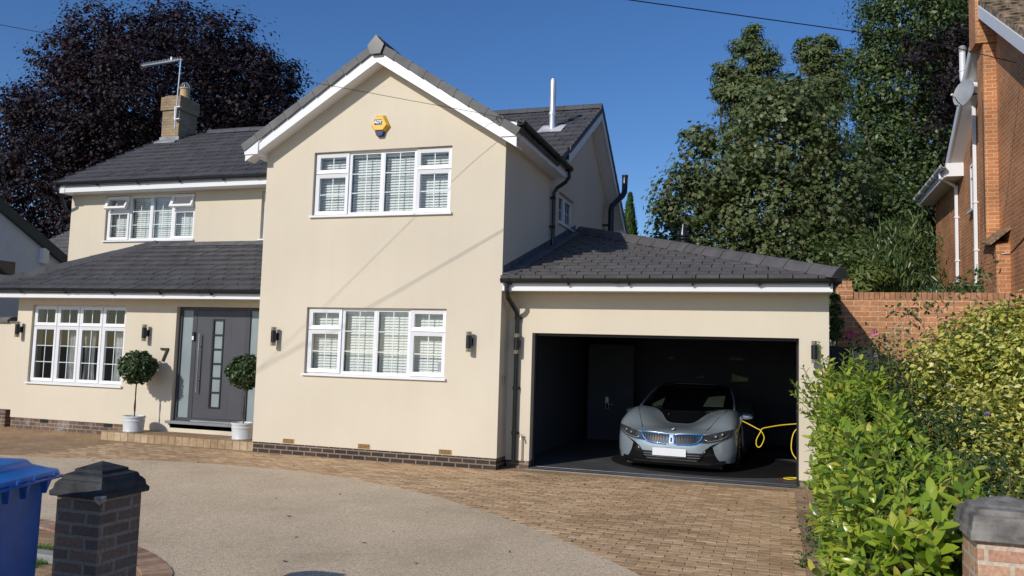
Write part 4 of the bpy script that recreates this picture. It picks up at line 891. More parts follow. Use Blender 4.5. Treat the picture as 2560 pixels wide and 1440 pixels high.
# cabin: windscreen, roof and rear glass
st = [(1.42, .60, .83, .62, .845), (1.55, .80, .90, .70, .915), (1.8, .82, .90, .70, 1.055), (2.1, .80, .88, .66, 1.185), (2.35, .785, .86, .625, 1.262), (2.6, .78, .86, .60, 1.29), (3.0, .77, .87, .58, 1.285), (3.4, .74, .89, .54, 1.24), (3.9, .66, .90, .44, 1.13), (4.4, .5, .88, .3, .95)]
b = MB(); ids = []
for (y, wb, zb, wt, zt) in st:
    row = [(-wb, y, zb), (-(wb*.45+wt*.55), y, zb+(zt-.035-zb)*.62), (-wt, y, zt-.035), (-wt*.6, y, zt-.008), (0, y, zt), (wt*.6, y, zt-.008), (wt, y, zt-.035), (wb*.45+wt*.55, y, zb+(zt-.035-zb)*.62), (wb, y, zb)]
    ids.append([b.p(q) for q in row])
for a, c in zip(ids, ids[1:]):
    for k in range(8): b.f.append([a[k], a[k+1], c[k+1], c[k]])
b.f.append(ids[0]); b.f.append(ids[-1][::-1]); smooth_by_angle(b.build('windscreen_and_roof', M['cglass'], CAR, world=False), 40)
# A pillars in body colour
b = MB()
for sg in (-1, 1):
    b.tube([(sg*.80, 1.50, .915), (sg*.775, 1.72, 1.00), (sg*.735, 1.98, 1.115), (sg*.675, 2.25, 1.215), (sg*.63, 2.42, 1.262)], [.022, .020, .018, .016, .012], 8)
b.build('windscreen_pillar', M['paint'], CAR, world=False, smooth=True)
b = MB(); b.tube([(-.55, 2.42, 1.285), (-.3, 2.40, 1.297), (0, 2.4, 1.30), (.3, 2.40, 1.297), (.55, 2.42, 1.285)], .010, 6); b.build('roof_edge_trim', M['gloss'], CAR, world=False, smooth=True)
# windscreen reflections, drawn as pale coloured panels on the glass
M['pale'] = mat('pale_olive_reflection', (.30, .30, .16), .7)
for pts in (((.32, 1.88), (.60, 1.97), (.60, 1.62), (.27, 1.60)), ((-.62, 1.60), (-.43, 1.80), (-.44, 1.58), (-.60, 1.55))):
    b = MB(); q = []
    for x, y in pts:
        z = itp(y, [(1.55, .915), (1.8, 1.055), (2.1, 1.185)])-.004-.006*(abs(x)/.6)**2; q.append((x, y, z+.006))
    b.hexa([(x, y, z-.002) for x, y, z in q], [(x, y, z+.004) for x, y, z in q]); b.build('glass_reflection_panel', M['pale'], CAR, world=False)
# black bonnet panel
vs = [(.845, .0, .12), (.87, -.2, .2), (.93, -.26, .26), (1.05, -.31, .31), (1.18, -.37, .37), (1.30, -.46, .46), (1.40, -.60, .60), (1.50, -.76, .76), (1.58, -.80, .80)]
b = MB(); ids = []
for y, xa, xb in vs:
    xa = -xb if xb > .12 else -.12
    ids.append([b.p((xa+(xb-xa)*k/12, y, hgt(xa+(xb-xa)*k/12, y)+.007)) for k in range(13)])
for a, c in zip(ids, ids[1:]):
    for k in range(12): b.f.append([a[k], a[k+1], c[k+1], c[k]])
b.build('bonnet_panel', M['cglass'], CAR, world=False, smooth=True)
def surf(x, z, off=.008):
    y0_ = outy(x); belt = hgt(x, y0_+.03)
    if z <= belt:
        t = max(0, (z-.15)/(belt-.15)); return y0_+.028*ss((t-.55)/.45)-off+.05*max(0, .25-t)*2
    y = y0_+.02
    while hgt(x, y) < z and y < 1.6: y += .008
    return y-off
def strip(name, A, B, m, nv=4, nu=3, off=.008, parent=None, thick=True):
    """skin patch between two polylines of (x, z) that follows the car's nose"""
    b = MB()
    def dens(P):
        o = []
        for (p, q) in zip(P, P[1:]):
            for t in range(nu): o.append((p[0]+(q[0]-p[0])*t/nu, p[1]+(q[1]-p[1])*t/nu))
        return o+[P[-1]]
    A, B = dens(A), dens(B); ids = []
    for (p, q) in zip(A, B):
        ids.append([b.p((p[0]+(q[0]-p[0])*k/nv, surf(p[0]+(q[0]-p[0])*k/nv, p[1]+(q[1]-p[1])*k/nv, off), p[1]+(q[1]-p[1])*k/nv)) for k in range(nv+1)])
    for a, c in zip(ids, ids[1:]):
        for k in range(nv): b.f.append([a[k], a[k+1], c[k+1], c[k]])
    o = b.build(name, m, parent or CAR, world=False, smooth=True); return o
for sg in (-1, 1):
    S = lambda P: [(sg*x, z) for x, z in P]
    hl = strip('headlight', S([(.385, .555), (.55, .590), (.70, .625), (.90, .672), (.915, .665)]), S([(.385, .455), (.56, .462), (.72, .495), (.86, .555), (.905, .635)]), M['lamp'], 5, 4, .010)
    b = MB(); P = [(.50, .515), (.56, .485), (.68, .505), (.79, .545), (.86, .60)]; b.tube([(sg*x, surf(x, z, .016), z) for x, z in P], .007, 6)
    for x, z, r in ((.665, .560, .022), (.755, .592, .022)): b.lathe([(r, -.008), (r*.8, .0), (.001, .004)], (sg*x, surf(x, z, .012), z), 14, 'y')
    b.build('lamp_element', M['lamp2'], hl, world=False, smooth=True)
    # kidney grille: black mesh with blue rim and silver outer edge
    K = [(.045, .555), (.10, .572), (.25, .582), (.45, .585), (.475, .572), (.44, .50), (.385, .450), (.30, .432), (.10, .425), (.055, .435)]
    kg = strip('kidney_grille', S([(.055, .55), (.10, .565), (.25, .575), (.46, .578)]), S([(.06, .44), (.10, .432), (.28, .438), (.39, .462)]), M['blackplastic'], 4, 3, .006)
    loop = K+[K[0]]; pts = []
    for p, q in zip(loop, loop[1:]):
        for t in (0, .5): x, z = p[0]+(q[0]-p[0])*t, p[1]+(q[1]-p[1])*t; pts.append((sg*x, surf(x, z, .016), z))
    b = MB(); b.tube(pts+[pts[0]], .0115, 8); b.build('grille_surround', M['kblue'], kg, world=False, smooth=True)
    pts2 = [(sg*(.255+(abs(x)-.255)*1.05), y+.003, .505+(z-.505)*1.14) for x, y, z in pts]; b = MB(); b.tube(pts2+[pts2[0]], .006, 6); b.build('grille_trim', M['steel'], kg, world=False, smooth=True)
    b = MB()
    for k in range(9): x = .10+k*.042; b.box(sg*x-.002, sg*x+.002, surf(x, .5, .010)-.003, surf(x, .5, .010)+.003, .445, .565)
    b.build('grille_bars', M['gloss'], kg, world=False)
    # black side intakes sweeping from the lamp to the sill
    strip('side_intake', S([(.90, .60), (.84, .545), (.73, .485), (.60, .425), (.515, .36), (.455, .29), (.40, .20), (.375, .150)]), S([(.91, .615), (.87, .56), (.78, .505), (.69, .455), (.62, .405), (.645, .31), (.69, .22), (.755, .150)]), M['gloss'], 5, 3, .009)
    b = MB(); P = [(.60, .40), (.53, .35), (.475, .28), (.43, .19)]; b.tube([(sg*x, surf(x, z, .02), z) for x, z in P], [.006, .012, .012, .008], 8); b.build('intake_blade', M['gloss'], CAR, world=False, smooth=True)
    # bonnet shut line
    P = [(.50, .24), (.56, .42), (.64, .66), (.72, .95), (.79, 1.25), (.80, 1.4)]
    b = MB(); b.tube([(sg*x, y, hgt(x, y)+.001) for x, y in P], .0045, 5); b.build('bonnet_seam', M['gloss'], CAR, world=False)
    # mirror
    b = MB(); rings = []
    for t, sx, sz in ((-1, .3, .3), (-.8, .75, .75), (-.3, 1, 1), (.3, .95, .95), (.8, .7, .7), (1, .25, .25)):
        rings.append([(sg*(.985+t*.115), 1.66+.055*sx*math.cos(a), .800+.062*sz*math.sin(a)) for a in np.linspace(0, 2*math.pi, 12, endpoint=False)])
    b.ring(rings); mi = b.build('door_mirror', M['paint'], CAR, world=False, smooth=True)
    b = MB(); b.tube([(sg*.84, 1.62, .82), (sg*.91, 1.65, .80)], .018, 8); b.build('mirror_stalk', M['gloss'], mi, world=False, smooth=True)
    for wy in (.98, 3.78):
        b = MB(); b.lathe([(.20, -.10), (.31, -.10), (.335, -.08), (.338, 0), (.335, .08), (.31, .10), (.20, .10)], (sg*.835, wy, .338), 32, 'x'); w = b.build('wheel', M['tyre'], CAR, world=False); smooth_by_angle(w)
        b = MB(); b.lathe([(.235, -.06), (.235, .06), (.20, .08), (.001, .05)] if sg > 0 else [(.235, .06), (.235, -.06), (.20, -.08), (.001, -.05)], (sg*.865, wy, .338), 24, 'x'); b.build('rim', M['gloss'], w, world=False)
        b = MB()
        for k in range(5):
            a = 2*math.pi*k/5; b.tube([(sg*.935, wy+.05*math.cos(a), .338+.05*math.sin(a)), (sg*.93, wy+.225*math.cos(a), .338+.225*math.sin(a))], .016, 6)
        b.build('spokes', M['steel'], w, world=False)
    b = MB(); b.box(sg*.84-.003*0-(.13 if sg > 0 else 0), sg*.84+(.0 if sg > 0 else .13), .50, 1.45, .14, .64) if False else None
# panel between the two grilles, lower grille, splitter, plate, badge
strip('grille_bridge', [(-.040, .560), (.040, .560)], [(-.040, .430), (.040, .430)], M['paint'], 3, 3, .012)
strip('badge_camera_panel', [(-.013, .520), (.013, .520)], [(-.013, .455), (.013, .455)], M['gloss'], 3, 2, .015)
lg = strip('lower_grille', [(-.50, .300), (-.3, .298), (0, .296), (.3, .298), (.50, .300)], [(-.45, .19), (-.3, .187), (0, .185), (.3, .187), (.45, .19)], M['blackplastic'], 3, 4, .007)
b = MB()
for z in (.225, .262): b.tube([(x, surf(x, z, .014), z) for x in np.linspace(-.44, .44, 15)], .005, 6)
b.build('grille_slats', M['lamp2'], lg, world=False)
b = MB(); P = [(-.80, .165), (-.6, .145), (-.3, .15), (0, .152), (.3, .15), (.6, .145), (.80, .165)]
ids = []
b.ring([[(x, outy(x)+dy, z+dz) for dy, dz in ((-.005, .03), (-.03, 0), (-.03, -.02), (.10, -.035), (.10, .02))] for x, z in P]); b.build('front_splitter', M['gloss'], CAR, world=False)
b = MB(); b.box(-.75, .75, .25, 1.4, .06, .13); b.box(-.78, .78, 1.4, 4.3, .09, .14); b.box(-.6, .6, .6, 4.2, .13, .50); b.build('underbody', M['tyre'], CAR, world=False)
b = MB(); b.box(-.285, .235, -.035, -.022, .238, .355); b.build('number_plate', M['white'], CAR, world=False, bevel=.004)
b = MB(); bx, bz, by = 0, .634, .155
def disc(mb, r0, r1, z, a0=0, a1=2*math.pi, n=28):
    tl = math.radians(-50); P = lambda r, a: (bx+r*math.cos(a), by-.0+math.cos(tl)*0+r*math.sin(a)*.72-z*.6, bz+r*math.sin(a)*.62+z*.8)
    for k in range(n):
        a, c = a0+(a1-a0)*k/n, a0+(a1-a0)*(k+1)/n
        if r0 <= 1e-6: mb.poly([P(0, 0), P(r1, a), P(r1, c)])
        else: mb.poly([P(r0, a), P(r1, a), P(r1, c), P(r0, c)])
disc(b, 0, .040, .010); bdg = b.build('roundel_badge', M['steel'], CAR, world=False, fix=False)
b = MB(); disc(b, .024, .038, .0125); b.build('roundel_ring', mat('badge_dark', (.02, .03, .06), .3), bdg, world=False, fix=False)
b = MB(); disc(b, 0, .0235, .0125, 0, math.pi/2, 8); disc(b, 0, .0235, .0125, math.pi, 1.5*math.pi, 8); b.build('roundel_white_quarters', M['white'], bdg, world=False, fix=False)
b = MB(); disc(b, 0, .0235, .0125, math.pi/2, math.pi, 8); disc(b, 0, .0235, .0125, 1.5*math.pi, 2*math.pi, 8); b.build('roundel_blue_quarters', M['kblue'], bdg, world=False, fix=False)
# wiper jet highlight
b = MB(); b.lathe([(.012, 0), (.012, .008), (.001, .012)], (-.26, 1.22, hgt(-.26, 1.22)+.006), 8); b.build('washer_jet', M['steel'], CAR, world=False)
# yellow charging cable
b = MB()
cab = cat_rom([(7.93, 2.10, .80), (8.03, 2.0, .765), (8.17, 1.95, .70), (8.235, 1.93, .665), (8.285, 1.93, .56), (8.245, 1.93, .44), (8.20, 1.93, .40), (8.165, 1.93, .44), (8.17, 1.93, .53), (8.225, 1.93, .64), (8.255, 1.94, .70), (8.38, 1.97, .735), (8.56, 2.02, .77), (8.80, 2.06, .80), (8.92, 2.1, .81)], 5)
M['yellow'] = mat('yellow_cable_sheath', (.80, .60, .03), .4)
def tube3(b, pts, r): b.tube(pts, r, 8)
b.tube(cab, .0085, 8); tag(b.build('charging_cable', M['yellow'], None, smooth=True), 'yellow charging cable looped in mid air between the car and the garage wall', 'cable')
b = MB(); c2 = cat_rom([(8.90, 1.35, .86), (8.74, 1.3, .74), (8.69, 1.28, .55), (8.71, 1.25, .40), (8.83, 1.2, .26), (8.90, 1.18, .2)], 5); b.tube(c2, .0085, 8)
c3 = cat_rom([(8.86, 1.2, .05), (8.72, 1.24, .045), (8.62, 1.2, .045), (8.58, 1.1, .045), (8.66, 1.04, .045), (8.78, 1.1, .06), (8.9, 1.16, .12)], 5); b.tube(c3, .0085, 8)
tag(b.build('spare_cable', M['yellow'], None, smooth=True), 'slack yellow cable hanging and coiled by the right jamb of the garage', 'cable')
# things hung in the garage
M['dimgrey'] = mat('dim_grey_casing', (.16, .16, .16), .7, var=.2, scale=20); M['dimdark'] = mat('dark_casing', (.05, .05, .05), .6, var=.3, scale=15)
def hung(name, label, cat_, parts, rot=0, c=None):
    t = thing(name, label, cat_, c, 0)
    for pn, bx_, m in parts:
        x0, x1, z0, z1 = bx_; cr, sr = math.cos(rot), math.sin(rot)
        b = MB(lambda x, y, z: (x*cr-z*sr, y, x*sr+z*cr)); b.box(x0, x1, -.06, 0, z0, z1); b.build(pn, m, t, world=False)
    return t
hung('fuse_board', 'grey fuse board high on the dark back wall, left of the others', 'fuse board', [('casing', (-.09, .10, -.17, .17), M['dimgrey']), ('cover', (-.11, .02, -.10, .10), M['garagewall'])], c=(4.55, 6.39, 2.11))
hung('wall_cabinet', 'tall narrow grey cabinet on the dark back wall of the garage', 'cabinet', [('casing', (-.11, .11, -.28, .22), M['dimgrey']), ('door_panel', (-.085, .085, -.24, .05), M['dimdark'])], c=(5.12, 6.38, 2.13))
hung('wall_plaque', 'tilted grey ribbed plaque at the top of the garage back wall', 'plaque', [('casing', (-.09, .09, -.18, .18), M['dimdark'])]+[('rib', (-.07, .07, -.14+k*.07, -.11+k*.07), M['dimgrey']) for k in range(4)], rot=.5, c=(5.48, 6.37, 2.27))
hung('door_lock', 'bright metal lock plate with lever handle on the dark wall left of the car', 'door handle', [('plate', (-.035, .035, -.12, .12), M['galv']), ('escutcheon', (-.03, .03, -.11, -.005), M['dimgrey'])], c=(5.05, 5.3, .82))
b = MB(); b.tube([(5.06, 5.2, .80), (5.06, 5.15, .80), (5.20, 5.15, .795)], .01, 8); bpy.context.view_layer.update()
lk = [o for o in COL.objects if o.name == 'door_lock'][0]; b.build('lever', M['galv'], lk)
b = MB(); b.box(4.62, 5.60, 5.31, 5.36, .03, 2.05); tag(b.build('store_cupboard', M['garagewall'], None), 'black store cupboard door behind the lock plate in the garage', 'cupboard')
for x, z, w_ in ((6.36, 1.78, .12), (7.56, 1.80, .30)):
    b = MB(); b.box(x, x+w_, 5.0, 5.03, z, z+.02); b.box(x+.02, x+w_-.02, 5.005, 5.025, z+.02, z+.05); tag(b.build('strip_light', M['dimgrey'], None), 'short strip light fitting gleaming above the car roof, %s' % ('the shorter one on the left' if w_ < .2 else 'the longer one on the right'), 'strip light')
b = MB(); b.hexa([(7.62, 4.98, 1.37), (7.93, 4.98, 1.385), (7.95, 4.98, 1.44), (7.63, 4.98, 1.52)], [(7.62, 5.0, 1.37), (7.93, 5.0, 1.385), (7.95, 5.0, 1.44), (7.63, 5.0, 1.52)]); tag(b.build('reflection_panel', M['pale'], None), 'pale olive panel standing in for a reflection just above the right of the car roof', 'reflection panel')  # this panel and the next are added to imitate reflections over the car roof
b = MB(); b.hexa([(6.88, 4.98, 1.42), (7.08, 4.98, 1.42), (7.08, 4.98, 1.48)], [(6.88, 5.0, 1.42), (7.08, 5.0, 1.42), (7.08, 5.0, 1.48)]); tag(b.build('reflection_panel', M['dimgrey'], None), 'small grey triangular panel standing in for a reflection just above the left of the car roof', 'reflection panel')
# hose reel arcs on the right
b = MB(); b.tube([(8.35+.42*math.cos(t), 6.2, 2.05+.42*math.sin(t)) for t in np.linspace(-.3, 1.5, 14)], .012, 6); b.tube([(8.30+.34*math.cos(t), 6.2, 2.05+.34*math.sin(t)) for t in np.linspace(-.3, 1.5, 14)], .012, 6)
tag(b.build('garden_hose', mat('dull_green_hose', (.05, .06, .02), .6), None), 'dull green hose hung in an arc in the upper right of the garage', 'hose')
# ---------------------------------------------------------------- potted bay trees
def basis(n, N):       # random rotation matrices whose z axis follows n (N,3)
    n = n/np.linalg.norm(n, axis=1, keepdims=True); r = RNG.normal(size=n.shape); t = r-n*np.sum(r*n, 1, keepdims=True); t /= np.linalg.norm(t, axis=1, keepdims=True)
    return np.stack([t, np.cross(n, t), n], axis=2)       # columns x,y,z
def scatter(name, tv, tf, pos, Rm, sc, mats, parent=None, smooth=False, loc=None):
    tv = np.array(tv, float); V = len(tv); N = len(pos)
    sc = np.asarray(sc, float); sc = sc.reshape(-1, 1, 1) if sc.ndim == 1 else sc.reshape(N, 1, 3)
    P = np.einsum('nij,nvj->nvi', Rm, tv[None]*sc)+pos[:, None, :]
    if loc is not None: P -= np.array(loc)
    me = bpy.data.meshes.new(name); me.vertices.add(N*V); me.vertices.foreach_set('co', P.reshape(-1).astype(np.float32))
    fl = np.concatenate([np.array(f) for f in tf]); ln = np.array([len(f) for f in tf]); Lt = len(fl)
    allv = (fl[None]+np.arange(N)[:, None]*V).reshape(-1); tot = np.tile(ln, N)
    me.loops.add(len(allv)); me.loops.foreach_set('vertex_index', allv.astype(np.int32))
    me.polygons.add(len(tot)); st_ = np.concatenate([[0], np.cumsum(tot)[:-1]]); me.polygons.foreach_set('loop_start', st_.astype(np.int32)); me.polygons.foreach_set('loop_total', tot.astype(np.int32))
    if smooth: me.polygons.foreach_set('use_smooth', [True]*len(tot))
    me.update(calc_edges=True); o = bpy.data.objects.new(name, me); COL.objects.link(o); me.materials.append(mats)
    if parent is not None:
        o.parent = parent
        if loc is None: o.location = -Vector(parent.location)
    return o
LEAF4 = ([(0, -.5, 0), (.28, -.05, .06), (0, .5, -.02), (-.28, -.05, .06)], [(0, 1, 2, 3)])
LEAF6 = ([(0, -.5, 0), (.26, -.15, .07), (.2, .2, .05), (0, .5, -.04), (-.2, .2, .05), (-.26, -.15, .07), (0, 0, 0)], [(0, 1, 6), (1, 2, 6), (2, 3, 6), (3, 4, 6), (4, 5, 6), (5, 0, 6)])
M['bayleaf'] = leaf_mat('bay_leaves', [(0, (0.022, 0.040, 0.014)), (.6, (0.045, 0.078, 0.025)), (1, (0.085, 0.13, 0.045))], .38, .15)
def unit(n): v = RNG.normal(size=(n, 3)); return v/np.linalg.norm(v, axis=1, keepdims=True)
def ball_tree(x, y, z, label, sc=1.0):
    t = thing('potted_bay_tree', label, 'potted tree', (x, y, z), 0, 'pair of clipped bay balls flanking the front door')
    b = MB(); b.lathe([(.165, 0), (.178, .012), (.183, .03), (.176, .045), (.188, .20), (.196, .205), (.196, .22), (.188, .225), (.192, .265), (.203, .27), (.203, .30), (.190, .30), (.184, .27)], (x, y, z), 36); smooth_by_angle(b.build('pot', M['pot'], t), 30)
    b = MB(); b.lathe([(.186, .262), (.001, .275)], (x, y, z), 20); b.build('soil', M['soil'], t)
    b = MB(); p0 = Vector((x, y, z+.26)); b.tube([p0, p0+Vector((.010, 0, .2)), p0+Vector((-.006, .0, .45)), p0+Vector((.008, 0, .75))], .0115, 7); b.tube([p0+Vector((.012, 0, 0)), p0+Vector((-.008, -.012, .2)), p0+Vector((.014, -.01, .45)), p0+Vector((-.004, 0, .75))], .0085, 7)
    b.build('stem', M['bark'], t)
    c = np.array([x, y, z+1.19*sc]); n = 2600; d = unit(n); r = 0.335*(RNG.uniform(.45, 1.0, n)**.5)*(1+.09*np.sin(d[:, 0]*7+1+x)*np.cos(d[:, 2]*6)+.04*np.sin(d[:, 1]*17+d[:, 2]*13))
    pos = c+d*r[:, None]*np.array([1, 1, .93]); nn = d+unit(n)*.8+np.array([0, 0, .3])
    scatter('foliage', *LEAF6, pos, basis(nn, n), RNG.uniform(.04, .10, n), M['bayleaf'], t, smooth=True)
    return t
ball_tree(-2.83, .36, .146, 'clipped bay ball on a slim stem in a white pot left of the front door')
ball_tree(-.475, .38, .146, 'clipped bay ball in a white pot right of the front door, touching the gable corner')

# ---------------------------------------------------------------- gate pillars
def cap(mb, cx, cy, prof, z):     # stepped square cap
    rings = [[(cx-r, cy-r, z+h), (cx+r, cy-r, z+h), (cx+r, cy+r, z+h), (cx-r, cy+r, z+h)] for r, h in prof]; mb.ring(rings)
lp = thing('gate_pillar', 'short brown brick gate pillar with black pyramid cap beside the blue bin', 'pillar', (4.43, -7.85, 0))
b = MB(); b.box(4.262, 4.598, -8.018, -7.682, -.05, .85); b.build('brick_shaft', M['pillarL'], lp, bevel=.004)
b = MB(); cap(b, 4.43, -7.85, [(.193, 0), (.200, .006), (.200, .03), (.186, .045), (.181, .075), (.166, .095), (.158, .098), (.152, .118), (.148, .12), (.148, .125), (.108, .142), (.108, .156), (.001, .200)], .832)
b.build('pillar_cap', M['cap'], lp, bevel=.003)
b = MB(); b.hexa([(4.585, -8.052, .827), (4.632, -8.045, .827), (4.632, -8.01, .827), (4.60, -8.03, .80)], [(4.58, -8.053, .85), (4.633, -8.053, .86), (4.633, -8.01, .855), (4.60, -8.04, .86)]); b.build('chipped_edge', mat('fresh_concrete', (.42, .40, .36), .9, var=.2, scale=40, bump=.6), lp)
rp = thing('gate_pillar', 'buff and red brick gate pillar with weathered grey cap beside the laurel', 'pillar', (9.59, -7.21, 0))
b = MB(); b.box(9.41, 9.77, -7.39, -7.03, -.05, .94); b.build('brick_shaft', M['pillarR'], rp, bevel=.004)
b = MB(); cap(b, 9.59, -7.21, [(.208, 0), (.215, .006), (.215, .045), (.207, .052), (.204, .085), (.200, .095), (.198, .118), (.180, .126), (.172, .128), (.168, .150), (.120, .158), (.120, .168), (.001, .205)], .925)
b.build('pillar_cap', M['cap2'], rp, bevel=.003)

# ---------------------------------------------------------------- blue wheelie bin
bn = thing('wheelie_bin', 'blue plastic wheelie bin with domed lid left of the short brick pillar', 'bin', (4.60, -8.30, 0))
ang = math.atan2(-.955, .295)      # direction of the near edge
e1 = Vector((math.cos(ang), math.sin(ang), 0)); e2 = Vector((e1.y, -e1.x, 0)); o0 = Vector((4.555, -8.285, 0))
bx_ = lambda u, v, z: (o0+e1*u+e2*v) .to_tuple()[:2]+(z,)
M['binblue'] = mat('blue_bin_plastic', (0.014, 0.11, 0.42), 0.34, var=0.08, scale=10, bump=.06, bscale=120, spec=.5)
def rrect(u0, u1, v0, v1, r, z, n=5, zf=None):
    out = []
    for cx, cy, a0 in ((u1-r, v1-r, 0), (u0+r, v1-r, 90), (u0+r, v0+r, 180), (u1-r, v0+r, 270)):
        for k in range(n): a = math.radians(a0+90*k/(n-1)); u, v = cx+r*math.cos(a), cy+r*math.sin(a); out.append(bx_(u, v, z+(zf(u, v) if zf else 0)))
    return out
b = MB(); b.ring([rrect(.04, .66, .075, .50, .05, .03), rrect(.03, .69, .062, .54, .05, .55), rrect(.035, .71, .055, .575, .05, .95), rrect(.03, .715, .05, .58, .05, .985), rrect(.005, .74, .02, .61, .05, .99), rrect(.005, .74, .02, .61, .05, 1.015)]); smooth_by_angle(b.build('bin_body', M['binblue'], bn), 40)
dome = lambda u, v: .045*math.sin(math.pi*max(0, min(1, v/.62)))+.03*math.sin(math.pi*max(0, min(1, u/.75)))
b = MB(); b.ring([rrect(-.015, .76, -.005, .63, .06, 1.005), rrect(-.022, .767, -.012, .637, .06, 1.022), rrect(-.015, .76, -.005, .63, .06, 1.045), rrect(.02, .72, .03, .60, .06, 1.05, zf=lambda u, v: dome(u, v)*.35), rrect(.08, .66, .09, .54, .06, 1.06, zf=lambda u, v: dome(u, v)*.6), rrect(.10, .64, .11, .52, .06, 1.082, zf=lambda u, v: dome(u, v)*.6), rrect(.25, .5, .25, .4, .06, 1.085, zf=lambda u, v: dome(u, v)*.7)])
M['lidblue'] = mat('bright_blue_lid', (0.02, 0.19, 0.56), .3, var=.08, scale=6, spec=.5)
smooth_by_angle(b.build('lid', M['lidblue'], bn, bevel=.004), 40)
b = MB(); b.tube([bx_(.03, -.028, 1.012), bx_(.74, -.028, 1.012)], .009, 8); b.build('lid_rod', M['binblue'], bn, smooth=True)
for u in (.12, .31, .46, .66):
    b = MB(); b.hexa([bx_(u, -.030, 1.025), bx_(u+.05, -.030, 1.025), bx_(u+.03, -.012, .93)], [bx_(u, .02, 1.025), bx_(u+.05, .02, 1.025), bx_(u+.03, .02, .93)])
    b.tube([bx_(u-.005, -.03, 1.02), bx_(u-.005, -.036, 1.045)], .008, 6); b.build('lid_lug', M['binblue'], bn, bevel=.003)
b = MB(); 
for u in (.14, .60): b.tube([bx_(u-.03, .54, .10), bx_(u+.03, .54, .10)], .10, 16)
b.build('bin_wheels', M['tyre'], bn)

# ---------------------------------------------------------------- garden wall between the garage and the neighbour
gw = thing('brick_garden_wall', 'tall orange brick garden wall joining the garage to the neighbouring house', 'wall', (10.8, 1.9, 0))
b = MB(); b.box(9.37, 12.44, 1.9, 2.12, 0, 2.81); b.build('wall_face', M['wallbrick'], gw)
b = MB(); x = 9.63
while x < 12.4: b.box(x+.004, x+.071, 1.896, 2.124, 2.813, 2.92+random.uniform(-.003, .003)); x += .075
b.build('coping_course', rand_mat('orange_coping', [(0, (.36, .17, .08)), (1, (.50, .25, .13))]), gw)
b = MB(); b.box(9.37, 9.62, 1.885, 2.135, 2.813, 2.99); x = 9.375
while x < 9.6: b.box(x, x+.072, 1.883, 2.137, 2.993, 3.10); x += .08
b.build('end_pier', M['wallbrick'], gw)
b = MB()
for k in range(4): b.box(9.22+k*.155, 9.37+k*.155, 1.30, 1.325, 0, 2.05-(k % 2)*.01)
b.box(9.2, 9.84, 1.326, 1.37, 1.7, 1.8); tag(b.build('timber_gate', mat('dark_timber', (.035, .037, .04), .8, var=.3, scale=20), None), 'dark timber side gate in shade beside the garage corner', 'gate')
# low cream wall beyond the left corner
lw_ = thing('cream_boundary_wall', 'low cream wall with dark grey coping beyond the far left corner of the house', 'wall', (-7.3, .9, 0))
b = MB(); b.box(-9.2, -6.34, .86, 1.06, .36, 2.13); b.build('wall_face', M['render'], lw_)
b = MB(); b.box(-9.2, -6.55, .87, 1.05, -.05, .3595); b.build('plinth', M['plinth2'], lw_)
b = MB(); b.ring([[(x, y, z) for y, z in ((.80, 2.132), (1.12, 2.132), (1.13, 2.18), (1.05, 2.24), (.96, 2.26), (.87, 2.24), (.79, 2.18))] for x in (-9.2, -6.60)]); b.ring([[(x, y, z) for y, z in ((.83, 2.128), (1.10, 2.128), (1.10, 2.165), (.83, 2.165))] for x in (-6.598, -6.345)]); b.build('coping', mat('dark_coping', (.12, .12, .11), .8, var=.2), lw_)

# ---------------------------------------------------------------- neighbour on the left (white gable)
nl = thing('white_neighbour_house', 'white rendered neighbouring house with dark roof edge on the far left', 'house', (-9.5, 4, 0))
xn = -9.5
def vz(y): return 5.061+(y-2.809)*(3.891-5.061)/(4.926-2.809)
b = MB(lambda u, w, v: (xn+w, u, v)); b.hexa([(-2.0, 0, 0), (6.6, 0, 0), (6.6, 0, vz(6.6)-.12), (-2.0, 0, vz(-2)-.12)], [(-2.0, -.3, 0), (6.6, -.3, 0), (6.6, -.3, vz(6.6)-.12), (-2.0, -.3, vz(-2)-.12)])
b.build('gable_wall', mat('cool_white_render', (.60, .63, .66), .9, var=.03, bump=.2, bscale=120), nl)
b = MB(lambda u, w, v: (xn+w, u, v)); b.hexa([(-2.3, .12, vz(-2.3)-.20), (6.9, .12, vz(6.9)-.20), (6.9, .12, vz(6.9)+.07), (-2.3, .12, vz(-2.3)+.07)], [(-2.3, .02, vz(-2.3)-.20), (6.9, .02, vz(6.9)-.20), (6.9, .02, vz(6.9)+.07), (-2.3, .02, vz(-2.3)+.07)]); b.build('bargeboard', mat('dark_green_board', (.018, .032, .032), .5), nl)
b = MB(); b.box(xn-.02, xn+.012, 2.2, 3.35, 3.36, 3.70); b.build('side_window', M['cglass'], nl)
b = MB(); b.box(xn+.001, xn+.12, 4.02, 4.22, 3.75, 4.15); b.build('meter_box', M['white'], nl, bevel=.01)
nsl = -(3.891-5.061)/(4.926-2.809)
roof_plane('roof', (xn+.1, 7.0, vz(7.0)-.02), (1, 0, 0), (0, -1, nsl), [(-6, 0), (0, 0), (0, 11), (-6, 11)], nl, tw=.33, gauge=.30, m=M['slate'])
rb = thing('tiled_outbuilding', 'low building with banded grey tile roof behind the white neighbouring house', 'building', (-11.5, 9, 0))
roof_plane('roof', (-14, 7.2, 4.35), (1, 0, 0), (0, 1, .55), [(0, 0), (6.0, 0), (6.0, 3.6), (0, 3.6)], rb, tw=.33, gauge=.34, step=.05, m=M['verge'])
b = MB(); b.box(-13.8, -8.1, 7.5, 12, 0, 4.4); b.build('wall', mat('pale_wall', (.5, .5, .48), .9), rb)

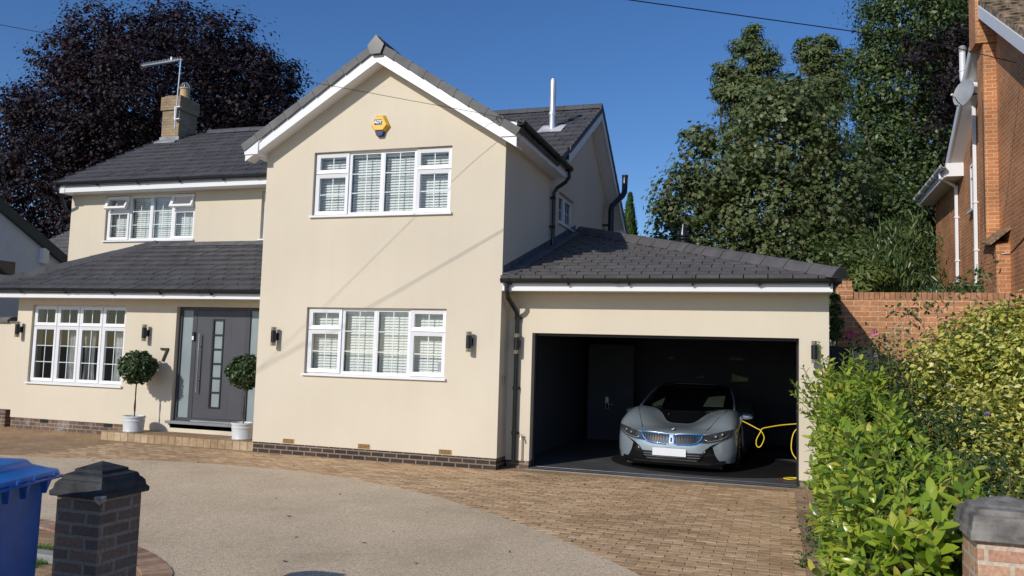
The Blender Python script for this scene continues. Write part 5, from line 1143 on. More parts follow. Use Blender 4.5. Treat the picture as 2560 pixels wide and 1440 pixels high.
# ---------------------------------------------------------------- neighbour on the right (brick)
nr = thing('brick_neighbour_house', 'tall orange brick neighbouring house with white verges on the right edge', 'house', (12.6, 6, 0)); xp = 12.45
pk = 5.1; zpk = 8.80
def vN(y): return zpk-(.62*(pk-y) if y < pk else .70*(y-pk))
rearY = 8.6
b = MB(lambda u, w, v: (xp-w, u, v))
pts = [(1.2, 0), (rearY, 0), (rearY, vN(rearY)-.25), (pk, zpk-.2), (1.2, vN(1.2)-.25)]
b.hexa([(u, 0, v) for u, v in pts], [(u, -.28, v) for u, v in pts]); b.build('gable_wall', M['orangebrick'], nr)
b = MB(); b.box(xp+.001, xp+.28, rearY+.001, 11.55, 0, 6.12); b.box(xp+.28, xp+6, 11.3, 11.55, 0, 6.12); b.build('rear_wing_wall', M['orangebrick'], nr)
b = MB(); b.box(xp+.28, 18, 1.2, 1.5, 0, 5.5); b.build('front_wall', M['orangebrick'], nr)
xb = xp-.225
b = MB(); b.box(xb, xp-.001, 5.20, 5.68, 4.1, 7.999); b.box(xb-.003, xp-.001, 4.50, 5.683, 0, 4.0)
b.hexa([(xb, 4.50, 4.0005), (xp-.001, 4.50, 4.0005), (xp-.001, 5.68, 4.0005), (xb, 5.68, 4.0005)], [(xb, 5.195, 4.099), (xp-.001, 5.195, 4.25), (xp-.001, 5.68, 4.25), (xb, 5.68, 4.099)]); b.build('chimney_breast', M['orangebrick'], nr)
b = MB(); b.box(12.095, xp-.001, 5.17, 5.69, 8.0, 11.5); b.build('chimney_stack', M['orangebrick'], nr)
b = MB(); b.hexa([(12.12, 4.42, 3.99), (xp-.001, 4.42, 4.27), (xp-.001, 5.19, 4.36), (12.12, 5.19, 4.10)], [(12.12, 4.42, 4.025), (xp-.001, 4.42, 4.305), (xp-.001, 5.19, 4.395), (12.12, 5.19, 4.135)]); b.build('tile_shoulder', mat('mossy_tile', (.26, .16, .09), .9, var=.4, scale=20), nr)
oh = .30; F1 = math.hypot(1, .62); F2 = math.hypot(1, .70)
roof_plane('roof', (xp-oh, 1.0, vN(1.0)), (1, 0, 0), (0, 1, .62), [(0, 0), (6, 0), (6, (pk-1.0)*F1), (0, (pk-1.0)*F1)], nr, tw=.27, gauge=.27, step=.035, jit=.012, m=mat('weathered_roof_tile', (.24, .18, .12), .95, var=.45, scale=7, bump=.8))
roof_plane('roof_rear', (xp-oh, rearY, vN(rearY)), (1, 0, 0), (0, -1, .70), [(0, 0), (6, 0), (6, (rearY-pk)*F2), (0, (rearY-pk)*F2)], nr, tw=.27, gauge=.27, step=.03, jit=.01, m=bpy.data.materials['weathered_roof_tile'])
b = MB(lambda u, w, v: (xp-w, u, v))
for (ya, yb) in ((1.0, 5.12), (5.70, rearY-.12)):
    b.hexa([(ya, oh+.02, vN(ya)-.30), (yb, oh+.02, vN(yb)-.30), (yb, oh+.02, vN(yb)-.06), (ya, oh+.02, vN(ya)-.06)], [(ya, oh-.01, vN(ya)-.30), (yb, oh-.01, vN(yb)-.30), (yb, oh-.01, vN(yb)-.06), (ya, oh-.01, vN(ya)-.06)])
    b.hexa([(ya, oh-.011, vN(ya)-.29), (yb, oh-.011, vN(yb)-.29), (yb, .001, vN(yb)-.29), (ya, .001, vN(ya)-.29)], [(ya, oh-.011, vN(ya)-.27), (yb, oh-.011, vN(yb)-.27), (yb, .001, vN(yb)-.27), (ya, .001, vN(ya)-.27)])
b.build('white_verge', M['upvc'], nr)
b = MB(); b.box(xp-.36, xp+.0, 8.2, 11.75, 6.06, 6.09); b.box(xp-.38, xp-.36, 8.2, 11.75, 6.05, 6.25); b.box(xp-.36, xp-.001, 8.16, 8.2, 6.06, 6.36); b.build('eaves_soffit', M['upvc'], nr)
gutter('gutter', (xp-.38, 7.95, 6.28), (xp-.38, 11.85, 6.25), nr, out=(-1, 0, 0), m=M['upvc'], brk=.7)
roof_plane('rear_wing_roof', (xp-.4, 8.3, 6.27), (0, 1, 0), (1, 0, .5), [(0, 0), (3.5, 0), (3.5, 3), (0, 3)], nr, m=bpy.data.materials['weathered_roof_tile'])
for (y, zt, zb) in ((8.74, 5.95, 3.0), (6.88, 7.3, 3.0)):
    b = MB(); b.box(xp-.085, xp-.02, y-.035, y+.035, zb, zt)
    if zt < 7: b.tube([(xp-.42, 8.5, 6.22), (xp-.42, 8.5, 6.10), (xp-.055, 8.73, 5.93)], .035, 8)
    for z in (5.2, 4.2): b.box(xp-.10, xp-.001, y-.05, y+.05, z, z+.03)
    b.build('downpipe', M['upvc'], nr)
X = wallxf('-x', xp); b = MB(X); bars(b, 6.95, 7.42, 5.12, 6.12, .055, -.02, .03); b.box(6.92, 7.48, -.01, .09, 5.07, 5.119); b.box(7.006, 7.364, -.01, .025, 5.80, 5.84); wn_ = b.build('window', M['upvc'], nr)
b = MB(X); b.box(7.006, 7.364, .001, .008, 5.176, 5.80); b.box(7.006, 7.364, .001, .008, 5.84, 6.064); b.build('window_glass', M['cglass'], wn_)
b = MB(X); geo(b, 7.006, 7.364, 5.176, 5.80, 2, 2, .009, .014, .02); b.build('glazing_bars', M['upvc'], wn_)
b = MB(); b.tube([(12.40, 6.10, 7.45), (12.22, 6.40, 7.58), (12.18, 6.68, 7.76), (12.18, 6.74, 7.84), (12.18, 6.75, 7.98), (12.18, 6.75, 8.40)], .062, 14); b.lathe([(.072, 0), (.072, .03)], (12.18, 6.75, 7.98), 14); fo = b.build('flue_pipe', M['white'], nr); smooth_by_angle(fo)
b = MB(); b.lathe([(.067, 0), (.07, .10), (.055, .13), (.001, .14)], (12.18, 6.75, 8.40), 12); b.build('flue_terminal', mat('grey_grille', (.3, .3, .3), .6), nr)
ds = thing('satellite_dish', 'grey oval satellite dish bracketed to the brick house under the white flue', 'satellite dish', (12.0, 5.9, 7.3))
D0 = Vector((12.03, 5.95, 7.28)); dn = Vector((-.75, -.62, .22)).normalized(); dx = dn.cross(Vector((0, 0, 1))).normalized(); dy = dx.cross(dn)
b = MB(); rings = []
for r, d in ((.001, -.035), (.10, -.030), (.18, -.018), (.25, 0), (.26, .004), (.26, -.006), (.18, -.028), (.10, -.040), (.001, -.045)): rings.append([D0+dx*r*.90*math.cos(a)+dy*r*1.1*math.sin(a)+dn*d for a in np.linspace(0, 2*math.pi, 28, endpoint=False)])
b.ring(rings, caps=False); smooth_by_angle(b.build('dish', mat('grey_dish', (.30, .32, .34), .5, var=.1), ds), 60)
b = MB(); q = D0-dy*.27; b.tube([q, q+dn*.10+dy*.02, D0+dn*.24-dy*.16], .010, 6); b.tube([D0-dn*.05, D0-dn*.05+Vector((.1, .02, -.02)), Vector((12.40, 5.85, 7.22))], .016, 6); b.box(12.38, 12.44, 5.8, 5.95, 7.14, 7.30); b.build('dish_arm', M['gutter'], ds)
b = MB(); b.tube([D0+dn*.22-dy*.17, D0+dn*.30-dy*.15], .025, 10); b.build('receiver', M['white'], ds)
b = MB(); b.tube([(xb-.01, 5.25, 6.9), (xb-.012, 5.24, 5.2), (xb-.012, 5.22, 4.35)], .008, 5); b.tube([(xb-.012, 4.7, 3.86), (xb-.012, 4.62, 3.78), (xb+.08, 4.49, 3.83), (xp-.01, 4.45, 3.85), (xp-.01, 3.8, 3.95), (xp-.01, 2.6, 4.2)], .010, 5); b.build('wall_cable', M['blackplastic'], nr)

# ---------------------------------------------------------------- overhead wires
def wire(name, P, r, label):
    b = MB(); b.tube(P, r, 6); tag(b.build(name, M['blackplastic'], None, smooth=True), label, 'cable', 'overhead telephone cables')
wire('telephone_wire', [(4.43, -.305, 5.42), (4.1, -.48, 5.475), (3.3, -1.18, 5.50), (2.46, -1.96, 5.525), (.74, -3.6, 5.555), (-.8, -5.08, 5.59), (-4, -8.15, 5.72), (-9, -12.95, 6.05), (-14, -17.75, 6.5)], .0036, 'thin telephone cable crossing the gable and ending at its right bargeboard')
wire('telephone_wire', [(12.3, 3.3, 6.93), (11.0, 1.4, 6.60), (9.43, .04, 6.47), (6, -2.2, 6.42), (2.486, -4.52, 6.43), (0, -6.17, 6.44), (-3.5, -8.46, 6.47), (-12, -14.0, 6.8)], .0082, 'thicker overhead cable crossing the upper right sky to the brick house')
b = MB(); A_ = Vector((4.40, -.31, 5.37)); b.tube([A_, A_+Vector((.01, -.02, .05)), A_+Vector((-.03, -.03, .10)), A_+Vector((-.08, -.02, .06)), A_+Vector((-.04, -.01, -.01)), A_+Vector((.0, -.0, -.02))], .005, 6); b.tube([A_+Vector((.02, -.01, .05)), A_+Vector((.15, -.005, .02)), A_+Vector((.27, -.0, -.03))], .004, 5)
tag(b.build('cable_hook', M['blackplastic'], None), 'looped end of the telephone cable hooked on the gable bargeboard', 'cable hook')
# ---------------------------------------------------------------- trees
def star(l=5):
    pts = []; lob = [(-2.3, .42), (-1.15, .52), (0, .60), (1.15, .52), (2.3, .42)]
    out = [(0, -.35, 0)]
    for k, (a, r) in enumerate(lob):
        out.append((r*math.sin(a), r*math.cos(a), -.05)); 
        if k < 4: m_ = a+.575; out.append((.24*math.sin(m_), .24*math.cos(m_), .03))
    return out, [tuple(range(len(out)))[::-1]]
MAPLE = star()
NEEDLE = ([(-.07, -.5, 0), (.07, -.5, 0), (.13, .1, .03), (0, .5, 0), (-.13, .1, .03)], [(0, 1, 2, 3, 4)])
LANCE = ([(0, -.5, 0), (.075, -.1, .02), (.06, .2, 0), (0, .5, -.06), (-.06, .2, 0), (-.075, -.1, .02)], [(0, 1, 2, 3, 4, 5)])
def basis_dir(d, n):       # y axis along d, z close to n
    d = d/np.linalg.norm(d, axis=1, keepdims=True); x = np.cross(d, n); x /= (np.linalg.norm(x, axis=1, keepdims=True)+1e-9); z = np.cross(x, d); return np.stack([x, d, z], axis=2)
def crown_pts(blobs, n, per=26, lo=.35, cl=.20, flat=.65):
    c = np.array([b_[0] for b_ in blobs]); r = np.array([b_[1] for b_ in blobs]); p = r**2.2; p /= p.sum(); k = max(1, n//per)
    bi = RNG.choice(len(blobs), k, p=p); d = unit(k); rad = r[bi]*(lo+(1-lo)*RNG.uniform(0, 1, k)**.5)*(1+.10*np.sin(d[:, 0]*5+bi)*np.cos(d[:, 2]*6+bi*2))
    cc_ = c[bi]+d*rad[:, None]*np.array([1, 1, .92])
    idx = np.repeat(np.arange(k), per); sg_ = RNG.uniform(.6, 1.5, k)*cl*np.clip(r[bi]**.5, .5, 1.8)
    g_ = np.clip(RNG.normal(size=(len(idx), 3)), -1.7, 1.7); pos = cc_[idx]+g_*sg_[idx][:, None]*np.array([1, 1, flat])
    nn = d[idx]*.5+g_*.45+unit(len(idx))*.5+np.array([0, 0, .45]); return pos, nn, cc_
def limb(b, p0, p1, r0, r1, seg=5, wob=.12):
    p0, p1 = Vector(p0), Vector(p1); L = (p1-p0).length; P = []
    for i in range(seg+1):
        t = i/seg; q = p0.lerp(p1, t)
        if 0 < i < seg: q = q+Vector((random.gauss(0, 1), random.gauss(0, 1), random.gauss(0, .5)))*L*wob*.25
        P.append(q)
    b.tube(P, [r0+(r1-r0)*i/seg for i in range(seg+1)], 7)
def tree(name, label, cat_, base, blobs, n, size, tmpl, m, group=None, trunk_r=.25, per=26, lo=.35, cl=.2, nlimb=22, flat=.65, fork=.45):
    t = thing(name, label, cat_, base, 0, group)
    pos, nn, cc_ = crown_pts(blobs, n, per, lo, cl, flat)
    scatter('crown', *tmpl, pos, basis(nn, len(pos)), RNG.uniform(size*.5, size*1.4, len(pos)), m, t)
    c = np.array([b_[0] for b_ in blobs]).mean(0); top = Vector(c); b = MB(); ft = Vector(base).lerp(top, fork)
    b.tube([base, Vector(base).lerp(ft, .5)+Vector((.1*trunk_r, 0, 0)), ft], [trunk_r*1.2, trunk_r, trunk_r*.85], 10)
    for bl in blobs: limb(b, ft, bl[0], trunk_r*.5, trunk_r*.12)
    for q in cc_[RNG.choice(len(cc_), min(nlimb, len(cc_)), replace=False)]:
        j = min(blobs, key=lambda bb: (Vector(bb[0])-Vector(q)).length); limb(b, j[0], q, trunk_r*.14, trunk_r*.04, 4)
    b.build('trunk', M['bark'], t); return t
LEAF6B = LEAF4
M['beechleaf'] = leaf_mat('copper_beech_leaves', [(0, (.014, .009, .013)), (.5, (.021, .013, .018)), (.85, (.031, .018, .024)), (1, (.046, .030, .036))], .6, .25, .3, (1.8, .7, .8))
M['sycleaf'] = leaf_mat('sycamore_leaves', [(0, (.065, .09, .030)), (.5, (.11, .145, .050)), (.8, (.15, .185, .07)), (.96, (.20, .21, .10)), (1, (.22, .15, .08))], .45, .22, .45)
M['greenbeech'] = leaf_mat('green_beech_leaves', [(0, (.038, .065, .022)), (.5, (.075, .115, .032)), (.85, (.115, .16, .045)), (1, (.17, .21, .07))], .42, .25, .45)
M['cypress'] = leaf_mat('cypress_sprays', [(0, (.065, .10, .040)), (.6, (.12, .16, .055)), (1, (.20, .22, .08))], .6, .12, .3)
M['lance'] = leaf_mat('long_green_leaves', [(0, (.04, .075, .02)), (.6, (.085, .135, .04)), (1, (.18, .22, .08))], .38, .25, .5)
tree('copper_beech', 'huge dark purple copper beech behind the left part of the house', 'tree', (-20.5, 20, 0),
     [((-20.28, 19.82, 13.7), 4.9), ((-24.0, 18.75, 12.03), 3.72), ((-16.17, 21.14, 13.83), 2.74), ((-25.67, 18.47, 9.05), 3.14), ((-19.35, 19.85, 16.76), 2.06), ((-22.71, 18.82, 16.17), 2.35), ((-17.11, 20.63, 16.14), 2.16), ((-26.61, 17.86, 12.53), 1.57), ((-14.87, 21.47, 14.85), 1.45), ((-21.57, 19.74, 9.76), 3.33), ((-17.28, 21.0, 11.26), 2.94), ((-27.35, 17.83, 10.17), 1.18), ((-24.76, 18.21, 15.52), 1.57), ((-22, 19, 7.0), 3.0), ((-26, 18.4, 6.3), 2.2), ((-14.6, 21.5, 12.6), 1.7)],
     120000, .195, LEAF6B, M['beechleaf'], trunk_r=.7, per=26, lo=.25, cl=.21, nlimb=60)
tree('sycamore', 'broad green sycamore with palmate leaves right behind the garage roof', 'tree', (8.3, 10.8, 0),
     [((8.65, 10.73, 7.76), 1.62), ((7.02, 10.27, 6.84), 1.29), ((6.3, 10.11, 6.07), 1.08), ((6.1, 10.14, 4.88), 1.02), ((8.05, 10.73, 5.48), 1.72), ((9.58, 11.16, 6.17), 1.29), ((9.38, 11.24, 4.56), 1.29), ((7.54, 10.65, 4.39), 1.19), ((8.96, 10.74, 8.73), 0.86), ((6.5, 10.02, 7.75), 0.55), ((10.1, 11.44, 4.9), 0.85), ((8.35, 10.54, 8.71), 0.65), ((5.62, 10.0, 5.75), .45), ((5.55, 10.0, 4.6), .5), ((9.4, 11.0, 8.2), .7)],
     36000, .135, MAPLE, M['sycleaf'], trunk_r=.22, per=24, lo=.3, cl=.17, nlimb=50, flat=.75)
tree('green_beech', 'tall green beech between the sycamore and the brick neighbouring house', 'tree', (12.3, 16, 0),
     [((12.8, 15.87, 12.85), 1.9), ((12.2, 15.86, 10.47), 1.53), ((11.48, 15.8, 8.42), 1.02), ((12.81, 16.22, 8.59), 1.53), ((11.61, 16.03, 6.27), 1.4), ((13.06, 16.5, 6.31), 1.27), ((11.71, 15.61, 11.6), 0.89), ((12.33, 16.18, 7.31), 1.27), ((11.7, 15.7, 13.2), .7), ((11.15, 15.5, 12.3), .35), ((11.1, 15.6, 9.9), .5), ((13.6, 16, 14.2), 1.4), ((11.11, 15.53, 10.19), 0.76), ((11.00, 15.79, 6.76), 1.02), ((10.64, 15.81, 5.22), 1.15), ((11.30, 15.68, 9.18), 0.70), ((11.96, 15.89, 9.20), 0.89), ((10.99, 15.41, 11.20), 0.45), ((10.58, 13.46, 7.77), 0.59), ((10.36, 13.46, 6.95), 0.82), ((11.03, 13.68, 6.85), 0.71), ((11.14, 13.84, 5.45), 0.94), ((11.81, 13.98, 6.40), 0.82), ((10.36, 13.55, 5.89), 0.71)],
     64000, .125, LEAF4, M['greenbeech'], trunk_r=.16, per=30, lo=.2, cl=.22, nlimb=16)
tree('copper_beech', 'dark purple copper beech showing between the green beech and the brick house', 'tree', (14.6, 22, 0),
     [((14.94, 21.72, 14.02), 1.67), ((15.09, 22.06, 10.7), 1.82), ((14.23, 22.03, 7.8), 1.21), ((14.81, 22.16, 8.42), 1.37), ((13.52, 21.95, 5.96), 1.37), ((14.4, 21.8, 12.3), 1.2), ((16.2, 22, 12.5), 1.8), ((15.4, 22, 15.8), 1.4), ((13.69, 14.68, 11.46), 0.72), ((13.36, 14.66, 10.37), 0.72), ((13.81, 14.91, 9.19), 0.60), ((13.13, 14.69, 9.17), 0.54), ((12.91, 14.83, 6.77), 0.48), ((13.42, 15.06, 6.07), 0.54), ((13.65, 14.95, 8.11), 0.48), ((12.55, 14.33, 11.19), 0.54)],
     40000, .14, LEAF4, M['beechleaf'], trunk_r=.35, per=24, lo=.25, cl=.3)
tree('conifer', 'ragged green conifer, the taller left one above the sycamore', 'conifer', (7.45, 20.4, 0), [((7.54, 20.33, 14.58), 0.41), ((7.39, 20.33, 14.03), 0.66), ((7.92, 20.54, 13.57), 0.71), ((6.72, 20.20, 12.99), 0.63), ((7.69, 20.54, 12.71), 0.94), ((7.10, 20.38, 12.30), 0.78), ((6.35, 20.14, 12.24), 0.41), ((7.40, 20.54, 11.53), 1.25), ((8.59, 20.87, 12.27), 0.55)], 16000, .19, NEEDLE, M['cypress'], group='pair of ragged conifers rising over the sycamore', trunk_r=.2, per=30, lo=.2, cl=.19, nlimb=20, flat=.24)
tree('conifer', 'ragged green conifer, the right one above the sycamore under the cable', 'conifer', (9.65, 22.2, 0), [((9.54, 22.00, 14.88), 0.26), ((10.31, 22.28, 14.63), 0.48), ((9.54, 22.05, 14.31), 0.48), ((10.05, 22.25, 14.01), 0.68), ((10.82, 22.50, 13.95), 0.39), ((10.52, 22.47, 13.14), 0.78), ((11.20, 22.59, 14.29), 0.19), ((9.98, 22.36, 12.39), 1.13), ((10.98, 22.66, 12.67), 0.48)], 15000, .19, NEEDLE, M['cypress'], group='pair of ragged conifers rising over the sycamore', trunk_r=.2, per=30, lo=.2, cl=.19, nlimb=20, flat=.24)
conifer_s = thing('small_conifer', 'small pointed bright green conifer behind the rear eaves and black flue', 'conifer', (4.02, 13.6, 0))
n = 3600; f_ = RNG.uniform(0, 1, n)**.8; a_ = RNG.uniform(0, 6.28, n); rr_ = (1-f_)**.75*.62*RNG.uniform(.5, 1.05, n)
pos = np.stack([4.02+rr_*np.cos(a_), 13.6+rr_*np.sin(a_), 3.0+f_*4.0], 1); dd = np.stack([np.cos(a_)*.5, np.sin(a_)*.5, np.full(n, 1.0)], 1)+RNG.normal(size=(n, 3))*.3
M['brightcon'] = leaf_mat('bright_conifer_sprays', [(0, (.03, .07, .015)), (1, (.09, .16, .04))], .6, .15)
scatter('crown', *NEEDLE, pos, basis_dir(dd, np.stack([np.cos(a_), np.sin(a_), np.zeros(n)], 1)), RNG.uniform(.14, .24, n), M['brightcon'], conifer_s)
b = MB(); b.tube([(4.02, 13.6, 0), (4.02, 13.6, 6.8)], [.1, .02], 8); b.build('trunk', M['bark'], conifer_s)
# long leaved shrub behind the brick wall
def lance_bush(name, label, cat_, base, blobs, n, size, m, down=.9, stems=14, tm=LANCE, per=9):
    t = thing(name, label, cat_, base); pos, nn, cc_ = crown_pts(blobs, n, per, .3, .12, .8); k = len(pos); d = RNG.normal(size=(k, 3))*.55+np.array([0, 0, -down])
    scatter('foliage', *tm, pos, basis_dir(d, nn), RNG.uniform(size*.7, size*1.3, k), m, t); b = MB()
    for q in cc_[RNG.choice(len(cc_), min(stems, len(cc_)), replace=False)]: limb(b, base, q, .03, .008, 5, .1)
    b.build('stems', M['bark'], t); return t
lance_bush('long_leaved_shrub', 'tall shrub with drooping long green leaves behind the brick garden wall', 'shrub', (11.0, 7.6, 0), [((10.89, 7.56, 3.93), 0.62), ((11.35, 7.7, 3.9), 0.5), ((10.47, 7.44, 3.6), 0.48), ((11.31, 7.64, 4.55), 0.53), ((11.2, 7.5, 3.3), .8), ((10.5, 7.3, 3.1), .6), ((10.9, 7.6, 4.5), .5)], 4600, .19, M['lance'])
M['limecon'] = leaf_mat('lime_sprays', [(0, (.05, .09, .015)), (1, (.17, .21, .05))], .55, .2)
tree('leylandii_shrub', 'yellowish green feathery shrub left of the long leaved shrub', 'shrub', (10.1, 6.6, 0), [((10.1, 6.6, 3.2), .5), ((10.3, 6.7, 3.65), .42), ((9.95, 6.5, 2.7), .5)], 3000, .15, NEEDLE, M['limecon'], trunk_r=.06, per=20, cl=.13, nlimb=8)
tree('dark_laurel', 'dark shaded evergreen mass under the sycamore behind the garage hip', 'shrub', (9.6, 8.6, 0), [((9.3, 8.6, 3.6), .9), ((10.1, 9.2, 4.2), 1.0), ((8.2, 8.6, 3.3), .8), ((10.9, 9.6, 3.8), 1.1), ((11.5, 10.4, 4.0), .9), ((11.9, 9.6, 2.9), .7), ((11.2, 9.4, 2.6), .9), ((7.0, 8.6, 3.2), .8)], 9000, .13, LEAF4, M['greenbeech'], trunk_r=.12, per=20, cl=.2, nlimb=10)
tree('wall_climber', 'bright green leafy climber at the foot of the brick house wall', 'climber', (12.0, 6.4, 0), [((11.9, 6.2, 3.2), .38), ((12.2, 6.9, 3.15), .3), ((12.25, 5.7, 3.35), .25), ((12.2, 5.75, 3.7), .16)], 1400, .09, LEAF6, M['lance'], trunk_r=.04, per=14, cl=.1, nlimb=6)
tree('conifer_strip', 'narrow bright green conifer squeezed between the garage and the brick wall', 'conifer', (9.36, 1.45, 0), [((9.33, 1.4, 2.60), .10), ((9.34, 1.4, 2.42), .10), ((9.32, 1.4, 2.22), .09), ((9.33, 1.4, 2.78), .06)], 1500, .07, NEEDLE, M['brightcon'], trunk_r=.02, per=12, cl=.05, nlimb=5)

# ---------------------------------------------------------------- laurel hedge
def laurel_leaf():
    v = []; f = []; nl = 6
    for i in range(nl+1):
        t = i/nl; w = .215*math.sin(math.pi*min(1, t*1.0+.02))**.55*(1-.12*t)*(0 if i == nl else 1)+(.012 if i == 0 else 0)
        z = -.20*t*t
        v += [(-w, t, z+.055*(w/.2)), (0, t, z), (w, t, z+.055*(w/.2))]
    for i in range(nl):
        a = i*3; f += [(a, a+1, a+4, a+3), (a+1, a+2, a+5, a+4)]
    return v, f
M['laurel'] = None
def laurel_mat():
    m, nt, b, out = newmat('laurel_leaves'); L = nt.links; g = nt.nodes.new('ShaderNodeNewGeometry')
    c = ramp(nt, g.outputs['Random Per Island'], [(0, (.10, .18, .016)), (.4, (.21, .315, .024)), (.8, (.34, .42, .042)), (.95, (.44, .48, .07)), (.985, (.55, .47, .07)), (1, (.24, .12, .03))])
    under = ramp(nt, g.outputs['Random Per Island'], [(0, (.17, .23, .06)), (1, (.30, .34, .10))])
    mx = nt.nodes.new('ShaderNodeMixRGB'); L.new(g.outputs['Backfacing'], mx.inputs[0]); L.new(c, mx.inputs[1]); L.new(under, mx.inputs[2])
    L.new(mx.outputs[0], b.inputs['Base Color']); b.inputs['Roughness'].default_value = .27; b.inputs['Specular IOR Level'].default_value = .6
    t = nt.nodes.new('ShaderNodeBsdfTranslucent'); mt = nt.nodes.new('ShaderNodeMixRGB'); mt.blend_type = 'MULTIPLY'; mt.inputs[0].default_value = 1; mt.inputs[2].default_value = (1.3, 1.4, .4, 1)
    L.new(mx.outputs[0], mt.inputs[1]); L.new(mt.outputs[0], t.inputs['Color']); ms = nt.nodes.new('ShaderNodeMixShader'); ms.inputs[0].default_value = .3
    L.new(b.outputs[0], ms.inputs[1]); L.new(t.outputs[0], ms.inputs[2]); L.new(ms.outputs[0], out.inputs[0]); return m
M['laurel'] = laurel_mat()
M['greenstem'] = mat('green_shoot', (.16, .22, .05), .5)
HT = [(-7.0, .93), (-6.0, .98), (-5.0, 1.07), (-4.0, 1.19), (-3.0, 1.36), (-2.0, 1.52), (-1.2, 1.60), (-.5, 1.55)]
hg = thing('laurel_hedge', 'bright glossy green laurel hedge along the right edge of the block paving', 'hedge', (9.35, -3.8, 0))
P_, D_, N_, S_ = [], [], [], []; sb = MB()
def shoot(p, d, L_, nl, sc_):
    p, d = np.array(p, float), np.array(d, float); d /= np.linalg.norm(d); side = np.cross(d, [0.3, -.2, 1]); side /= np.linalg.norm(side)+1e-9; b3 = np.cross(d, side)
    for i in range(nl):
        t = (i+.3)/nl; a = i*2.4+random.uniform(-.4, .4); o = side*math.cos(a)+b3*math.sin(a); ld = d*random.uniform(.55, .95)+o*random.uniform(.55, .85)
        q = p+d*L_*t; P_.append(q); D_.append(ld); N_.append(d*.8-o*.55+np.array([-.1, -.25, .5])+np.random.default_rng(len(P_)).normal(size=3)*.25); S_.append(sc_*random.uniform(.7, 1.15)*(1-.35*t**3))
    if random.random() < .55: sb.tube([p-d*.1, p+d*L_*.5, p+d*L_], [.005, .004, .002], 5)
random.seed(21)
for i in range(980):
    y = random.uniform(-6.95, -.55); h = itp(y, HT)*(1+.05*math.sin(y*5.1)+.04*math.sin(y*11.3+1)); xm = 9.33+.0*y; hw_ = (.33 if y < -3 else .25)+.05*math.sin(y*3); xc = xm+.04*math.sin(y*1.7)
    u = random.random()
    if u < .42:    # driveway side
        z = h*random.random()**.8; x = xc-hw_*(1-.25*(z/h)**3)+random.uniform(-.03, .15); d = (-.55, random.uniform(-.5, .3), random.uniform(.35, 1.0))
    elif u < .80: x = xc+random.uniform(-hw_, hw_*1.0); z = h-random.uniform(.0, .22); d = (random.uniform(-.35, .25), random.uniform(-.45, .2), 1.0)
    elif u < .9 : x = xc+random.uniform(-hw_, hw_); y = random.uniform(-7.0, -6.6); z = .92*random.random(); d = (random.uniform(-.4, .3), -.8, .6)
    else: x = xc+hw_*.8; z = h*random.uniform(.5, .95); d = (.3, random.uniform(-.4, .3), .9)
    shoot((x, y, max(.03, z-.1)), d, random.uniform(.14, .36), random.randint(6, 10), random.uniform(.075, .165))
for (x, y, z, dx_, dz_, L_) in ((9.05, -.9, 1.45, -.12, 1, .62), (9.12, -.85, 1.4, -.2, 1, .5), (9.3, -1.2, 1.5, .05, 1, .48), (9.0, -1.15, 1.3, -.45, .9, .5), (9.4, -1.9, 1.45, .05, 1, .4), (9.1, -1.8, 1.45, -.15, 1, .35), (9.3, -2.6, 1.35, 0, 1, .32), (9.15, -3.3, 1.2, -.1, 1, .3), (9.35, -4.2, 1.1, .1, 1, .3), (9.25, -5.4, 1.0, -.1, 1, .25), (9.15, -.7, 1.45, .05, 1, .40), (8.95, -.8, 1.25, -.75, .75, .42), (9.0, -1.0, 1.15, -.85, .62, .45), (9.22, -1.1, 1.5, .1, 1, .42), (9.3, -.8, 1.5, .25, 1, .35), (9.1, -1.4, 1.45, -.1, 1, .42), (8.95, -1.3, 1.3, -.5, .9, .36), (9.35, -1.6, 1.4, .1, 1, .36), (9.2, -2.2, 1.4, 0, 1, .3), (9.0, -.6, 1.0, -.7, .5, .3)):
    shoot((x, y, z), (dx_, -.1, dz_), L_, 13, .105); sb.tube([(x, y, z-.1), (x+dx_*L_, y-.1*L_, z+dz_*L_)], [.006, .003], 5)
lv, lf = laurel_leaf(); P_, D_, N_, S_ = map(np.array, (P_, D_, N_, S_))
scatter('foliage', lv, lf, P_, basis_dir(D_, N_), S_, M['laurel'], hg, smooth=True)
for k in range(26): y = -6.8+k*.245; sb.tube([(9.35+random.uniform(-.1, .1), y, 0), (9.3+random.uniform(-.2, .2), y, .5), (9.3+random.uniform(-.3, .3), y+random.uniform(-.1, .1), itp(y, HT)-.1)], [.015, .011, .006], 6)
sb.build('stems', M['greenstem'], hg)
# inner leaf mass so the hedge is closed
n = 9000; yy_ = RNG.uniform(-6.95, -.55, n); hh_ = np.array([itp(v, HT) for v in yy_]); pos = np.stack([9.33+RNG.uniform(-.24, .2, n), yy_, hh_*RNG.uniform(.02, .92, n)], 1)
scatter('inner_foliage', *LEAF6, pos, basis(unit(n)+np.array([0, 0, .3]), n), RNG.uniform(.08, .13, n), leaf_mat('old_laurel_leaves', [(0, (.02, .045, .01)), (1, (.05, .09, .02))], .3, .15), hg, smooth=True)

